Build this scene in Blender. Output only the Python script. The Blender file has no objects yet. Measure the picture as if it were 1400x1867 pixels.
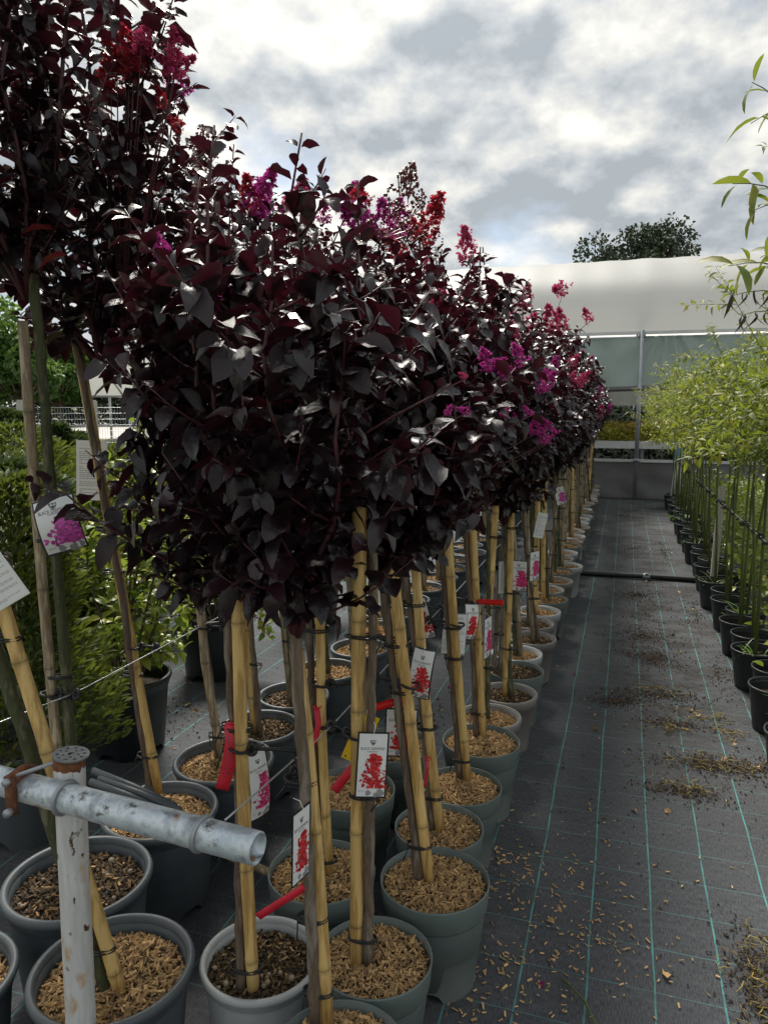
import bpy, math, random
import numpy as np
from mathutils import Vector, Matrix
R = math.radians
rng = np.random.default_rng(7)
random.seed(7)
S = bpy.context.scene
C = S.collection

# ------------------------------------------------------------------ camera
F, PW, PH = 1360.0, 1400.0, 1867.0
PITCH, YAW, HC = R(8.16), R(17.8), 1.58
cam = bpy.data.cameras.new('camera'); cam_o = bpy.data.objects.new('camera', cam); C.objects.link(cam_o)
cam_o.location = (0, 0, HC); cam_o.rotation_euler = (math.pi/2-PITCH, 0, YAW)
cam.sensor_fit = 'VERTICAL'; cam.sensor_height = 24; cam.lens = 24*F/PH
cam.clip_start = 0.05; cam.clip_end = 2000
S.camera = cam_o

# ------------------------------------------------------------------ world, sun, exposure
SUN_EL, SUN_AZ = R(52), R(26)            # azimuth: to the left of the row direction (+Y)
sun_dir = Vector((-math.sin(SUN_AZ)*math.cos(SUN_EL), math.cos(SUN_AZ)*math.cos(SUN_EL), math.sin(SUN_EL)))
w = bpy.data.worlds.new('World'); S.world = w; w.use_nodes = True
nt = w.node_tree; nt.nodes.clear()
def N(t, typ, **kw):
    n = t.nodes.new(typ)
    for k, v in kw.items():
        if k.startswith('i_'):
            n.inputs[k[2:].replace('_', ' ')].default_value = v
        else: setattr(n, k, v)
    return n
def MATH(t, op, a, b=None, clamp=False):
    n = t.nodes.new('ShaderNodeMath'); n.operation = op; n.use_clamp = clamp
    for i, v in enumerate((a, b)):
        if v is None: continue
        if isinstance(v, (int, float)): n.inputs[i].default_value = v
        else: t.links.new(v, n.inputs[i])
    return n.outputs[0]
def RAMP(t, fac, stops, interp='LINEAR'):
    n = t.nodes.new('ShaderNodeValToRGB'); n.color_ramp.interpolation = interp
    e = n.color_ramp.elements
    while len(e) < len(stops): e.new(0.5)
    for el, (p, c) in zip(e, stops):
        el.position = p; el.color = (c[0], c[1], c[2], 1) if len(c) == 3 else c
    t.links.new(fac, n.inputs[0]); return n.outputs[0]
def MIXC(t, fac, a, b, blend='MIX'):
    n = t.nodes.new('ShaderNodeMix'); n.data_type = 'RGBA'; n.blend_type = blend
    for i, v in ((0, fac), (6, a), (7, b)):
        if isinstance(v, (int, float)): n.inputs[i].default_value = v
        elif isinstance(v, tuple): n.inputs[i].default_value = (*v[:3], 1)
        else: t.links.new(v, n.inputs[i])
    return n.outputs[2]
L = nt.links.new
sky = N(nt, 'ShaderNodeTexSky', sky_type='NISHITA', sun_disc=False, sun_elevation=SUN_EL, sun_rotation=-SUN_AZ)
bg_sky = N(nt, 'ShaderNodeBackground'); bg_sky.inputs[1].default_value = 0.07; L(sky.outputs[0], bg_sky.inputs[0])
tc = N(nt, 'ShaderNodeTexCoord')
sep = N(nt, 'ShaderNodeSeparateXYZ'); L(tc.outputs['Generated'], sep.inputs[0])
zz = MATH(nt, 'ADD', MATH(nt, 'MAXIMUM', sep.outputs[2], 0.0), 0.50)
cx = MATH(nt, 'DIVIDE', sep.outputs[0], zz); cy = MATH(nt, 'DIVIDE', sep.outputs[1], zz)
comb = N(nt, 'ShaderNodeCombineXYZ'); L(cx, comb.inputs[0]); L(cy, comb.inputs[1]); comb.inputs[2].default_value = 3.7
def cloud_noise(vec, scale, det):
    n = N(nt, 'ShaderNodeTexNoise', i_Scale=scale, i_Detail=det, i_Roughness=0.54, i_Distortion=0.0); L(vec, n.inputs['Vector']); return n.outputs[0]
sp0 = Vector((sun_dir.x/(sun_dir.z+.5), sun_dir.y/(sun_dir.z+.5), 3.7))
to_sun = N(nt, 'ShaderNodeVectorMath', operation='SUBTRACT'); to_sun.inputs[0].default_value = sp0; L(comb.outputs[0], to_sun.inputs[1])
tsn = N(nt, 'ShaderNodeVectorMath', operation='NORMALIZE'); L(to_sun.outputs[0], tsn.inputs[0])
tss = N(nt, 'ShaderNodeVectorMath', operation='SCALE'); L(tsn.outputs[0], tss.inputs[0]); tss.inputs['Scale'].default_value = .055
shifted = N(nt, 'ShaderNodeVectorMath', operation='ADD'); L(comb.outputs[0], shifted.inputs[0]); L(tss.outputs[0], shifted.inputs[1])
CS = 2.9
na = cloud_noise(comb.outputs[0], CS, 10.0); nb_ = cloud_noise(shifted.outputs[0], CS, 10.0)
big = cloud_noise(comb.outputs[0], 1.1, 3.0)
lit = MATH(nt, 'ADD', MATH(nt, 'MULTIPLY', MATH(nt, 'SUBTRACT', na, nb_), 3.6), MATH(nt, 'ADD', MATH(nt, 'MULTIPLY', big, 1.0), -.02))
cover = RAMP(nt, na, [(0.30, (.55, .55, .55)), (0.44, (1, 1, 1))])
shade = RAMP(nt, lit, [(0.28, (0.24, 0.265, 0.285)), (0.46, (0.335, 0.352, 0.365)), (0.64, (0.46, 0.46, 0.44)), (0.90, (0.64, 0.625, 0.57))])
dt = N(nt, 'ShaderNodeVectorMath', operation='DOT_PRODUCT'); L(tc.outputs['Generated'], dt.inputs[0]); dt.inputs[1].default_value = sun_dir
glow = MATH(nt, 'ADD', MATH(nt, 'MULTIPLY', MATH(nt, 'POWER', MATH(nt, 'MAXIMUM', dt.outputs['Value'], 0.0), 9.0), 0.28), 0.70)
bg_cl = N(nt, 'ShaderNodeBackground'); L(shade, bg_cl.inputs[0]); L(glow, bg_cl.inputs[1])
ms = N(nt, 'ShaderNodeMixShader'); L(cover, ms.inputs[0]); L(bg_sky.outputs[0], ms.inputs[1]); L(bg_cl.outputs[0], ms.inputs[2])
out = N(nt, 'ShaderNodeOutputWorld'); L(ms.outputs[0], out.inputs[0])

sl = bpy.data.lights.new('sun', 'SUN'); sl.energy = 2.3; sl.angle = R(20); sl.color = (1.0, 0.95, 0.86)
so = bpy.data.objects.new('sun', sl); C.objects.link(so)
so.rotation_euler = sun_dir.to_track_quat('Z', 'Y').to_euler(); so.location = (-4, 6, 9)
S.view_settings.view_transform = 'Standard'; S.view_settings.look = 'None'
S.view_settings.exposure = 1.38; S.view_settings.gamma = 1.0

# ------------------------------------------------------------------ pixel -> place
def ray(px, py):
    x = (px-PW/2)/F; y = -(py-PH/2)/F
    f = math.cos(PITCH)+y*math.sin(PITCH); u = -math.sin(PITCH)+y*math.cos(PITCH)
    return x*math.cos(YAW)-f*math.sin(YAW), x*math.sin(YAW)+f*math.cos(YAW), u
def gz(px, py, z=0.0):                   # on a level plane (ground, rim height)
    X, Y, u = ray(px, py); t = (z-HC)/u
    return np.array((X*t, Y*t, z))
def gy(px, py, Y0):                      # on an upright plane across the rows
    X, Y, u = ray(px, py); t = Y0/Y
    return np.array((X*t, Y0, HC+u*t))

# ------------------------------------------------------------------ materials
def mat(name, c1, c2=None, scale=20, rough=0.6, bump=0.0, bscale=None, tint=False, spec=0.5, trans=None, metal=0.0,
        c3=None, stretch=None, detail=5, lo=0.38, hi=0.62, tintcol=None, alpha=None, rnd=0.0, bdist=0.01):
    m = bpy.data.materials.new(name); m.use_nodes = True; t = m.node_tree
    b = t.nodes['Principled BSDF']; lk = t.links.new
    b.inputs['Roughness'].default_value = rough; b.inputs['Metallic'].default_value = metal
    b.inputs['Specular IOR Level'].default_value = spec
    tcn = t.nodes.new('ShaderNodeTexCoord'); vec = tcn.outputs['Object']
    if stretch:
        mp = t.nodes.new('ShaderNodeMapping'); mp.inputs['Scale'].default_value = stretch; lk(vec, mp.inputs[0]); vec = mp.outputs[0]
    nz = N(t, 'ShaderNodeTexNoise', i_Scale=float(scale), i_Detail=float(detail), i_Roughness=0.6); lk(vec, nz.inputs['Vector'])
    if c2 is None: c2 = tuple(x*0.8 for x in c1)
    stops = [(lo, c1), (hi, c2)] if c3 is None else [(lo, c1), ((lo+hi)/2, c2), (hi, c3)]
    col = RAMP(t, nz.outputs[0], stops)
    if tint:
        at = N(t, 'ShaderNodeAttribute', attribute_name='tint')
        if tintcol: col = MIXC(t, at.outputs['Fac'], col, tintcol)
        else:
            col = MIXC(t, 1.0, col, at.outputs['Color'], 'MULTIPLY')
    if rnd:
        oi = t.nodes.new('ShaderNodeObjectInfo')
        v = MATH(t, 'ADD', MATH(t, 'MULTIPLY', oi.outputs['Random'], 2*rnd), 1-rnd)
        cb = N(t, 'ShaderNodeCombineXYZ')
        for i in range(3): lk(v, cb.inputs[i])
        col = MIXC(t, 1.0, col, cb.outputs[0], 'MULTIPLY')
    lk(col, b.inputs['Base Color'])
    if bump:
        nb = N(t, 'ShaderNodeTexNoise', i_Scale=float(bscale or scale*2), i_Detail=4.0); lk(vec, nb.inputs['Vector'])
        bp = N(t, 'ShaderNodeBump', i_Strength=bump, i_Distance=bdist); lk(nb.outputs[0], bp.inputs['Height']); lk(bp.outputs[0], b.inputs['Normal'])
    if trans:
        tr = N(t, 'ShaderNodeBsdfTranslucent')
        tcol, fac = trans
        if tcol is None: lk(col, tr.inputs[0])
        else: lk(MIXC(t, 1.0, col, tcol, 'MULTIPLY') if len(tcol) == 3 and max(tcol) > 1 else MIXC(t, 1.0, col, tcol), tr.inputs[0])
        mx = N(t, 'ShaderNodeMixShader'); mx.inputs[0].default_value = fac
        o = t.nodes['Material Output']
        lk(b.outputs[0], mx.inputs[1]); lk(tr.outputs[0], mx.inputs[2]); lk(mx.outputs[0], o.inputs[0])
    return m

M = {}
M['dark_leaf'] = mat('dark_leaf', (.0065, .0055, .007), (.013, .008, .011), 9, rough=.33, spec=.55, bump=.35, bscale=55, bdist=.006, tint=True, tintcol=(.045, .010, .015), trans=((.09, .010, .022), .13))
M['red_leaf'] = mat('red_leaf', (.16, .02, .02), (.10, .015, .02), 30, rough=.4, trans=((.4, .04, .03), .35))
M['dark_twig'] = mat('dark_twig', (.085, .012, .022), (.035, .014, .016), 30, rough=.5)
M['bark'] = mat('bark', (.17, .12, .08), (.10, .072, .048), 40, rough=.85, bump=.5, bscale=120, c3=(.22, .185, .145), stretch=(1, 1, .15), rnd=.25)
M['mossy_bark'] = mat('mossy_bark', (.075, .082, .035), (.045, .055, .022), 45, rough=.85, bump=.4, c3=(.14, .13, .08), stretch=(1, 1, .25))
M['bamboo'] = mat('bamboo', (.64, .42, .14), (.40, .24, .075), 9, rough=.42, c3=(.68, .47, .18), lo=.28, hi=.56, stretch=(6, 6, .7), tint=True, rnd=.12, bump=.08, bscale=60)
M['bamboo_old'] = mat('bamboo_old', (.34, .27, .17), (.17, .13, .08), 14, rough=.7, c3=(.42, .35, .24), stretch=(4, 4, .5), tint=True, rnd=.2, bump=.2)
M['tie'] = mat('tie', (.012, .012, .013), (.02, .02, .021), 30, rough=.5)
M['pot_sage'] = mat('pot_sage', (.105, .135, .125), (.12, .15, .14), 5, rough=.48, bump=.05, bscale=200, rnd=.08, c3=(.155, .17, .155))
M['pot_blue'] = mat('pot_blue', (.062, .075, .085), (.075, .09, .10), 6, rough=.5, bump=.05, bscale=150, c3=(.085, .095, .10), rnd=.1)
M['pot_taupe'] = mat('pot_taupe', (.19, .175, .16), (.22, .205, .19), 6, rough=.5, bump=.05, bscale=150, rnd=.1)
M['pot_pale'] = mat('pot_pale', (.33, .345, .345), (.40, .415, .41), 6, rough=.5, bump=.05, bscale=150, rnd=.08)
M['pot_black'] = mat('pot_black', (.014, .017, .020), (.022, .025, .029), 7, rough=.42, bump=.06, bscale=120)
M['chip_bed'] = mat('chip_bed', (.10, .06, .03), (.20, .13, .07), 130, rough=.95, bump=1, bscale=200)
M['chips'] = mat('chips', (.62, .40, .185), (.50, .31, .135), 60, rough=.8, tint=True)
M['soil'] = mat('soil', (.022, .016, .011), (.05, .035, .024), 110, rough=.95, bump=1, bscale=160, c3=(.08, .055, .035))
M['crumb'] = mat('crumb', (.11, .080, .055), (.06, .043, .03), 60, rough=.95, tint=True)
M['pebble'] = mat('pebble', (.36, .29, .21), (.24, .19, .14), 60, rough=.8)
M['tag_white'] = mat('tag_white', (.78, .79, .78), (.74, .75, .75), 14, rough=.28)
M['tag_black'] = mat('tag_black', (.012, .012, .014), (.016, .016, .018), 10, rough=.3)
M['ink'] = mat('ink', (.06, .06, .065), (.08, .08, .085), 10, rough=.5)
M['ink_grey'] = mat('ink_grey', (.30, .30, .31), (.26, .26, .27), 10, rough=.5)
M['ribbon'] = mat('ribbon', (.80, .035, .065), (.70, .03, .06), 20, rough=.35, trans=((.9, .05, .08), .25))
M['ribbon_red'] = mat('ribbon_red', (.80, .02, .015), (.7, .02, .015), 20, rough=.35, trans=((.9, .03, .02), .25))
M['yellow_card'] = mat('yellow_card', (.85, .58, .02), (.80, .52, .02), 20, rough=.35)
M['wire'] = mat('wire', (.62, .63, .64), (.45, .46, .48), 60, rough=.35, metal=.8)
M['string'] = mat('string', (.75, .74, .7), (.6, .6, .56), 60, rough=.8)
M['galv'] = mat('galv', (.45, .52, .58), (.60, .66, .70), 22, rough=.42, metal=.55, c3=(.33, .38, .42), bump=.15, bscale=60, tint=False)
M['rust'] = mat('rust', (.20, .075, .03), (.11, .04, .02), 60, rough=.9, bump=.5)
M['film'] = mat('film', (.78, .78, .76), (.73, .73, .715), .6, rough=.5, spec=.25, trans=((.86, .86, .84), .55), stretch=(.3, 1, 4))
M['film_grey'] = mat('film_grey', (.19, .19, .19), (.13, .13, .135), 2.2, rough=.45, trans=((.2, .2, .2), .25), stretch=(.6, 1, 1.6))
M['curtain'] = mat('curtain', (.30, .37, .36), (.22, .29, .28), 1.4, rough=.35, trans=((.35, .42, .40), .35), stretch=(1.5, 1, .5))
M['rear_shade_painted'] = mat('rear_shade_painted', (.05, .065, .055), (.035, .045, .04), 3, rough=.7)  # dim greenhouse interior painted into the rear film as a dark colour
M['steel'] = mat('steel', (.36, .38, .40), (.30, .32, .34), 8, rough=.4, metal=.5)
M['cap_metal'] = mat('cap_metal', (.20, .215, .225), (.14, .15, .155), 60, rough=.5, metal=.4)
M['white_metal'] = mat('white_metal', (.62, .63, .62), (.52, .53, .53), 5, rough=.45)
M['hose'] = mat('hose', (.012, .013, .014), (.02, .021, .022), 20, rough=.4)
M['grey_wood'] = mat('grey_wood', (.46, .44, .40), (.34, .32, .29), 20, rough=.85, stretch=(6, 6, .6), bump=.2)
M['blue_cloth'] = mat('blue_cloth', (.16, .38, .62), (.10, .28, .5), 40, rough=.7)
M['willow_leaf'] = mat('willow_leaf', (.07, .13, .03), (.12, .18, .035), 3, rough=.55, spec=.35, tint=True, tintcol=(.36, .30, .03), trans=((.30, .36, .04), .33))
M['willow_stem'] = mat('willow_stem', (.11, .135, .03), (.075, .10, .022), 16, rough=.6, stretch=(1, 1, .3), rnd=.2)
M['dry_leaf'] = mat('dry_leaf', (.065, .045, .035), (.10, .07, .05), 40, rough=.8)
M['green_leaf'] = mat('green_leaf', (.10, .19, .03), (.16, .25, .035), 5, rough=.33, tint=True, tintcol=(.42, .40, .04), trans=((.30, .42, .05), .3))
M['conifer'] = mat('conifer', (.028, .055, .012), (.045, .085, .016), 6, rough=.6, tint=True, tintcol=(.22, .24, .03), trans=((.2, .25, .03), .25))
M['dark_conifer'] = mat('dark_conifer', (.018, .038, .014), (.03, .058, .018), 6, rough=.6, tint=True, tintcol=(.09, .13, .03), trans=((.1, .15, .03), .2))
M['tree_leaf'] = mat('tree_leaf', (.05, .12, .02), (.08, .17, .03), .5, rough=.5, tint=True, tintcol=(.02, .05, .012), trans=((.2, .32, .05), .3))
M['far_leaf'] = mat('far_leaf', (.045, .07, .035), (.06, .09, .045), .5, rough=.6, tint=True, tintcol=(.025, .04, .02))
M['grass'] = mat('grass', (.13, .24, .04), (.09, .18, .03), 8, rough=.5, trans=((.25, .4, .06), .3))
M['bed_yellow'] = mat('bed_yellow', (.35, .33, .03), (.16, .20, .03), 4, rough=.5, tint=True, tintcol=(.30, .07, .02), trans=((.45, .4, .05), .3))
M['bed_red'] = mat('bed_red', (.42, .02, .02), (.10, .14, .03), 4, rough=.5, tint=True, tintcol=(.5, .03, .02), lo=.48, hi=.56)
M['debris'] = mat('debris', (.15, .10, .045), (.34, .26, .07), 14, rough=.8, tint=True)
M['earth'] = mat('earth', (.10, .12, .045), (.16, .14, .09), .8, rough=.95, c3=(.07, .10, .03))
M['gravel'] = mat('gravel', (.50, .48, .45), (.42, .40, .37), 1.5, rough=.95)
M['concrete'] = mat('concrete', (.42, .41, .39), (.34, .33, .31), 8, rough=.9)
for nm, c, tl in (('petal_magenta', (.36, .02, .20), (.5, .04, .3)), ('petal_pink', (.42, .035, .12), (.55, .06, .18)), ('petal_red', (.27, .010, .025), (.5, .02, .04))):
    M[nm] = mat(nm, c, tuple(x*.75 for x in c), 60, rough=.55, tint=True, tintcol=tuple(min(1, x*1.35+.02) for x in c), trans=(tl, .4))
for nm, c in (('print_red', (.55, .008, .012)), ('print_magenta', (.50, .05, .34)), ('print_pink', (.58, .02, .16))):
    M[nm] = mat(nm, tuple(x*.45 for x in c), tuple(x*.7 for x in c), 300, rough=.35, tint=True, tintcol=tuple(min(1, x*1.5+.03) for x in c))
M['bud'] = mat('bud', (.12, .02, .03), (.16, .05, .03), 60, rough=.4)
def paint_mat():
    m = mat('flaking_white_paint', (.62, .62, .60), (.50, .50, .49), 18, rough=.6, stretch=(4, 4, .5), bump=.25, bscale=50)
    t = m.node_tree; b = t.nodes['Principled BSDF']
    src = b.inputs['Base Color'].links[0].from_socket
    tcn = t.nodes.new('ShaderNodeTexCoord')
    def spots(scale, lo, hi, st):
        mp = t.nodes.new('ShaderNodeMapping'); mp.inputs['Scale'].default_value = st; t.links.new(tcn.outputs['Object'], mp.inputs[0])
        nz = N(t, 'ShaderNodeTexNoise', i_Scale=scale, i_Detail=5.0); t.links.new(mp.outputs[0], nz.inputs['Vector'])
        return RAMP(t, nz.outputs[0], [(lo, (0, 0, 0)), (hi, (1, 1, 1))])
    c = MIXC(t, spots(26., .56, .68, (1, 1, .5)), src, (.48, .33, .2))
    c = MIXC(t, spots(38., .635, .665, (1, 1, .6)), c, (.09, .04, .02))
    t.links.new(c, b.inputs['Base Color']); return m
M['paint'] = paint_mat()
def galv_mat():
    m = M['galv']; t = m.node_tree; b = t.nodes['Principled BSDF']; src = b.inputs['Base Color'].links[0].from_socket
    tcn = t.nodes.new('ShaderNodeTexCoord')
    nz = N(t, 'ShaderNodeTexNoise', i_Scale=30., i_Detail=8.0, i_Roughness=.7); t.links.new(tcn.outputs['Object'], nz.inputs['Vector'])
    c = MIXC(t, RAMP(t, nz.outputs[0], [(.56, (0, 0, 0)), (.66, (1, 1, 1))]), src, (.10, .09, .08))
    nz2 = N(t, 'ShaderNodeTexNoise', i_Scale=17., i_Detail=5.0); t.links.new(tcn.outputs['Object'], nz2.inputs['Vector'])
    c = MIXC(t, RAMP(t, nz2.outputs[0], [(.64, (0, 0, 0)), (.72, (1, 1, 1))]), c, (.30, .15, .07))
    t.links.new(c, b.inputs['Base Color'])
galv_mat()
def fabric_mat():
    m = bpy.data.materials.new('woven_fabric'); m.use_nodes = True; t = m.node_tree; b = t.nodes['Principled BSDF']; lk = t.links.new
    tcn = t.nodes.new('ShaderNodeTexCoord'); sp = t.nodes.new('ShaderNodeSeparateXYZ'); lk(tcn.outputs['Object'], sp.inputs[0])
    wob = N(t, 'ShaderNodeTexNoise', i_Scale=2.2, i_Detail=2.0); lk(tcn.outputs['Object'], wob.inputs['Vector'])
    wv = MATH(t, 'MULTIPLY', MATH(t, 'SUBTRACT', wob.outputs[0], .5), .014)
    def line(s, off, wdt, wb=True):
        v = MATH(t, 'ADD', s, wv) if wb else s
        u = MATH(t, 'FRACT', MATH(t, 'DIVIDE', MATH(t, 'SUBTRACT', v, off), .1777))
        d = MATH(t, 'MULTIPLY', MATH(t, 'ABSOLUTE', MATH(t, 'SUBTRACT', u, .5)), .1777)
        return MATH(t, 'LESS_THAN', MATH(t, 'ABSOLUTE', MATH(t, 'SUBTRACT', d, 0)), wdt)
    lx = line(sp.outputs[0], -.213-.1777/2, .0025); ly = line(sp.outputs[1], 2.848-.1777/2, .0013)
    # woven grain: fine streaks along and across
    def streak(st, sc):
        mp = t.nodes.new('ShaderNodeMapping'); mp.inputs['Scale'].default_value = st; lk(tcn.outputs['Object'], mp.inputs[0])
        nz = N(t, 'ShaderNodeTexNoise', i_Scale=sc, i_Detail=4.0, i_Roughness=.65); lk(mp.outputs[0], nz.inputs['Vector']); return nz.outputs[0]
    g1 = streak((8, 1, 1), 45.); g2 = streak((1, 6, 1), 14.); g3 = streak((1, 3, 1), 3.)
    base = RAMP(t, g1, [(.30, (.034, .036, .040)), (.70, (.125, .130, .140))])
    dust = MATH(t, 'MULTIPLY', RAMP(t, g2, [(.5, (0, 0, 0)), (.72, (1, 1, 1))]), RAMP(t, g3, [(.38, (.1, .1, .1)), (.6, (1, 1, 1))]))
    base = MIXC(t, MATH(t, 'MULTIPLY', dust, .55), base, (.15, .15, .155))
    fade = RAMP(t, streak((1, 1, 1), 9.), [(.35, (.35, .35, .35)), (.6, (1, 1, 1))])
    base = MIXC(t, MATH(t, 'MULTIPLY', MATH(t, 'MULTIPLY', ly, .62), fade), base, (.13, .36, .34))
    base = MIXC(t, MATH(t, 'MULTIPLY', MATH(t, 'MULTIPLY', lx, .85), fade), base, (.11, .36, .34))
    # trodden compost ground into the weave along the middle of the path
    px = RAMP(t, MATH(t, 'ADD', MATH(t, 'MULTIPLY', sp.outputs[0], .5), .5), [(.42, (0, 0, 0)), (.58, (1, 1, 1)), (.74, (1, 1, 1)), (.9, (.6, .6, .6))])
    py = RAMP(t, MATH(t, 'MULTIPLY', sp.outputs[1], .08), [(.22, (0, 0, 0)), (.34, (1, 1, 1))])
    so_ = RAMP(t, streak((1, 1.6, 1), 2.6), [(.44, (0, 0, 0)), (.58, (1, 1, 1))])
    so2 = RAMP(t, streak((1, 1, 1), 40.), [(.36, (.2, .2, .2)), (.58, (1, 1, 1))])
    sm = MATH(t, 'MULTIPLY', MATH(t, 'MULTIPLY', so_, so2), MATH(t, 'MULTIPLY', px, py))
    base = MIXC(t, MATH(t, 'MULTIPLY', sm, .85), base, (.032, .024, .018))
    lk(base, b.inputs['Base Color']); b.inputs['Roughness'].default_value = .85; b.inputs['Specular IOR Level'].default_value = .12
    bp = N(t, 'ShaderNodeBump', i_Strength=.35, i_Distance=.002); lk(g1, bp.inputs['Height'])
    bp2 = N(t, 'ShaderNodeBump', i_Strength=.35, i_Distance=.02); lk(g3, bp2.inputs['Height']); lk(bp.outputs[0], bp2.inputs['Normal']); lk(bp2.outputs[0], b.inputs['Normal'])
    return m
M['fabric'] = fabric_mat()

# ------------------------------------------------------------------ mesh helpers
class MB:
    def __init__(s): s.v = []; s.f = []; s.t = []; s.n = 0
    def add(s, V, Fc, tint=1.0):
        V = np.asarray(V, float).reshape(-1, 3)
        s.v.append(V); s.t.append(np.full(len(V), tint) if np.isscalar(tint) else np.asarray(tint, float))
        s.f.extend([tuple(int(i)+s.n for i in f) for f in Fc] if not isinstance(Fc, np.ndarray) else (Fc+s.n).tolist())
        s.n += len(V); return s
    def box(s, c, d, tint=1.0, rot=None):
        q = np.array([(x, y, z) for x in (-.5, .5) for y in (-.5, .5) for z in (-.5, .5)])*np.array(d)
        if rot is not None: q = q@np.array(rot).T
        return s.add(q+np.array(c), [(0, 1, 3, 2), (4, 6, 7, 5), (0, 4, 5, 1), (2, 3, 7, 6), (0, 2, 6, 4), (1, 5, 7, 3)], tint)
    def tube(s, pts, rad, n=8, tint=1.0, cap=True, squash=None):
        pts = np.asarray(pts, float); k = len(pts)
        rad = np.full(k, rad) if np.isscalar(rad) else np.asarray(rad, float)
        tn = np.full(k, tint) if np.isscalar(tint) else np.asarray(tint, float)
        tg = np.gradient(pts, axis=0); tg /= np.linalg.norm(tg, axis=1)[:, None]+1e-9
        a = np.array((0, 0, 1.)) if abs(tg[0][2]) < .9 else np.array((1., 0, 0))
        u = np.cross(tg[0], a); u /= np.linalg.norm(u); V = []; T = []
        an = np.arange(n)*2*math.pi/n
        for i in range(k):
            u = u-tg[i]*np.dot(u, tg[i]); u /= np.linalg.norm(u)+1e-9; v = np.cross(tg[i], u)
            V.append(pts[i]+rad[i]*(np.cos(an)[:, None]*u+np.sin(an)[:, None]*v*(squash or 1))); T.append(np.full(n, tn[i]))
        Fc = [(i*n+j, i*n+(j+1) % n, (i+1)*n+(j+1) % n, (i+1)*n+j) for i in range(k-1) for j in range(n)]
        if cap: Fc += [tuple(range(n))[::-1], tuple(range((k-1)*n, k*n))]
        return s.add(np.concatenate(V), Fc, np.concatenate(T))
    def lathe(s, prof, n=40, tint=1.0, closed=False):
        an = np.arange(n)*2*math.pi/n; k = len(prof)
        V = np.concatenate([np.stack((r*np.cos(an), r*np.sin(an), np.full(n, z)), 1) for r, z in prof])
        rr = range(k if closed else k-1)
        return s.add(V, [(i*n+j, i*n+(j+1) % n, ((i+1) % k)*n+(j+1) % n, ((i+1) % k)*n+j) for i in rr for j in range(n)], tint)
    def inst(s, T, Fq, Rm, P, sc, tint):       # template verts T, faces Fq, N rotations, positions, scales
        n = len(P); sc = np.asarray(sc, float); sc = sc[:, None] if sc.ndim == 1 else sc
        V = np.einsum('nij,nkj->nki', Rm, T[None]*sc[:, None, :]) + P[:, None, :]
        k = len(T); Fc = (Fq[None]+(np.arange(n)*k)[:, None, None]).reshape(-1, Fq.shape[1])
        return s.add(V.reshape(-1, 3), Fc, np.repeat(np.asarray(tint, float), k))
    def mesh(s, name, mt, smooth=True):
        me = bpy.data.meshes.new(name)
        V = np.concatenate(s.v); me.from_pydata(V.tolist(), [], s.f)
        a = me.attributes.new('tint', 'FLOAT', 'POINT'); a.data.foreach_set('value', np.concatenate(s.t).astype(np.float32))
        me.materials.append(M[mt])
        if smooth: me.polygons.foreach_set('use_smooth', [True]*len(me.polygons))
        me.update(); return me
def link(name, me, parent=None, loc=None, rot=None, scale=None, **props):
    o = bpy.data.objects.new(name, me); C.objects.link(o)
    if parent is not None: o.parent = parent
    if loc is not None: o.location = tuple(float(x) for x in loc)
    if rot is not None: o.rotation_euler = rot
    if scale is not None: o.scale = scale if not np.isscalar(scale) else (scale,)*3
    for k, v in props.items(): o[k] = v
    return o
def thing(name, label, cat, loc=(0, 0, 0), rz=0, group=None):
    o = link(name, None, loc=loc, rot=(0, 0, rz)); o['label'] = label; o['category'] = cat
    o.empty_display_size = .1
    if group: o['group'] = group
    return o
def tag(o, label, cat, group=None):
    o['label'] = label; o['category'] = cat
    if group: o['group'] = group
    return o
def frames(D, roll=None, up=(0, 0, 1.)):
    """columns x=side, y=along D, z=normal (N,3,3)"""
    D = D/np.linalg.norm(D, axis=1)[:, None]; U = np.tile(np.array(up, float), (len(D), 1))
    Sd = np.cross(D, U); Sd /= np.linalg.norm(Sd, axis=1)[:, None]+1e-6; Nn = np.cross(Sd, D)
    if roll is not None:
        c, s_ = np.cos(roll)[:, None], np.sin(roll)[:, None]; Sd, Nn = Sd*c+Nn*s_, Nn*c-Sd*s_
    return np.stack((Sd, D, Nn), 2)
def leaf_template(w, fold, curl, wave, seed, ns=5, tip=.5, blunt=False):
    r = np.random.default_rng(seed); V = []
    ts = [0, .14, .38, .64, .87, 1] if blunt else [i/(ns-1) for i in range(ns)]; ns = len(ts); ws = (.05, .58, .98, 1.0, .62, .08)
    for i, t in enumerate(ts):
        hw = w*.5*ws[i] if blunt else (w*(math.sin(math.pi*t**.85)**.8)*.5 if 0 < i < ns-1 else w*.03)
        z = -curl*t*t+(.16*curl*t if blunt else 0); y = t*(1-.18*curl*t)
        wz = wave*r.uniform(-1, 1, 2)
        V += [(-hw, y, z+fold*hw+wz[0]*hw), (0, y, z), (hw, y, z+fold*hw+wz[1]*hw)]
    Fq = [(i*3+j, i*3+j+1, (i+1)*3+j+1, (i+1)*3+j) for i in range(ns-1) for j in (0, 1)]
    return np.array(V), np.array(Fq)
LT = [leaf_template(.62, .5, .35, .35, 1, blunt=True), leaf_template(.58, .3, .7, .5, 2, blunt=True), leaf_template(.66, .7, .1, .4, 3, blunt=True), leaf_template(.54, .45, 1.0, .55, 4, blunt=True)]
LTS = leaf_template(.30, .3, .35, 0, 5, ns=4)      # willow
LTC = leaf_template(.52, .3, .35, .1, 6)          # broad glossy shrub
def rand_dirs(n, r=rng):
    d = r.normal(size=(n, 3)); return d/np.linalg.norm(d, axis=1)[:, None]

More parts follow.
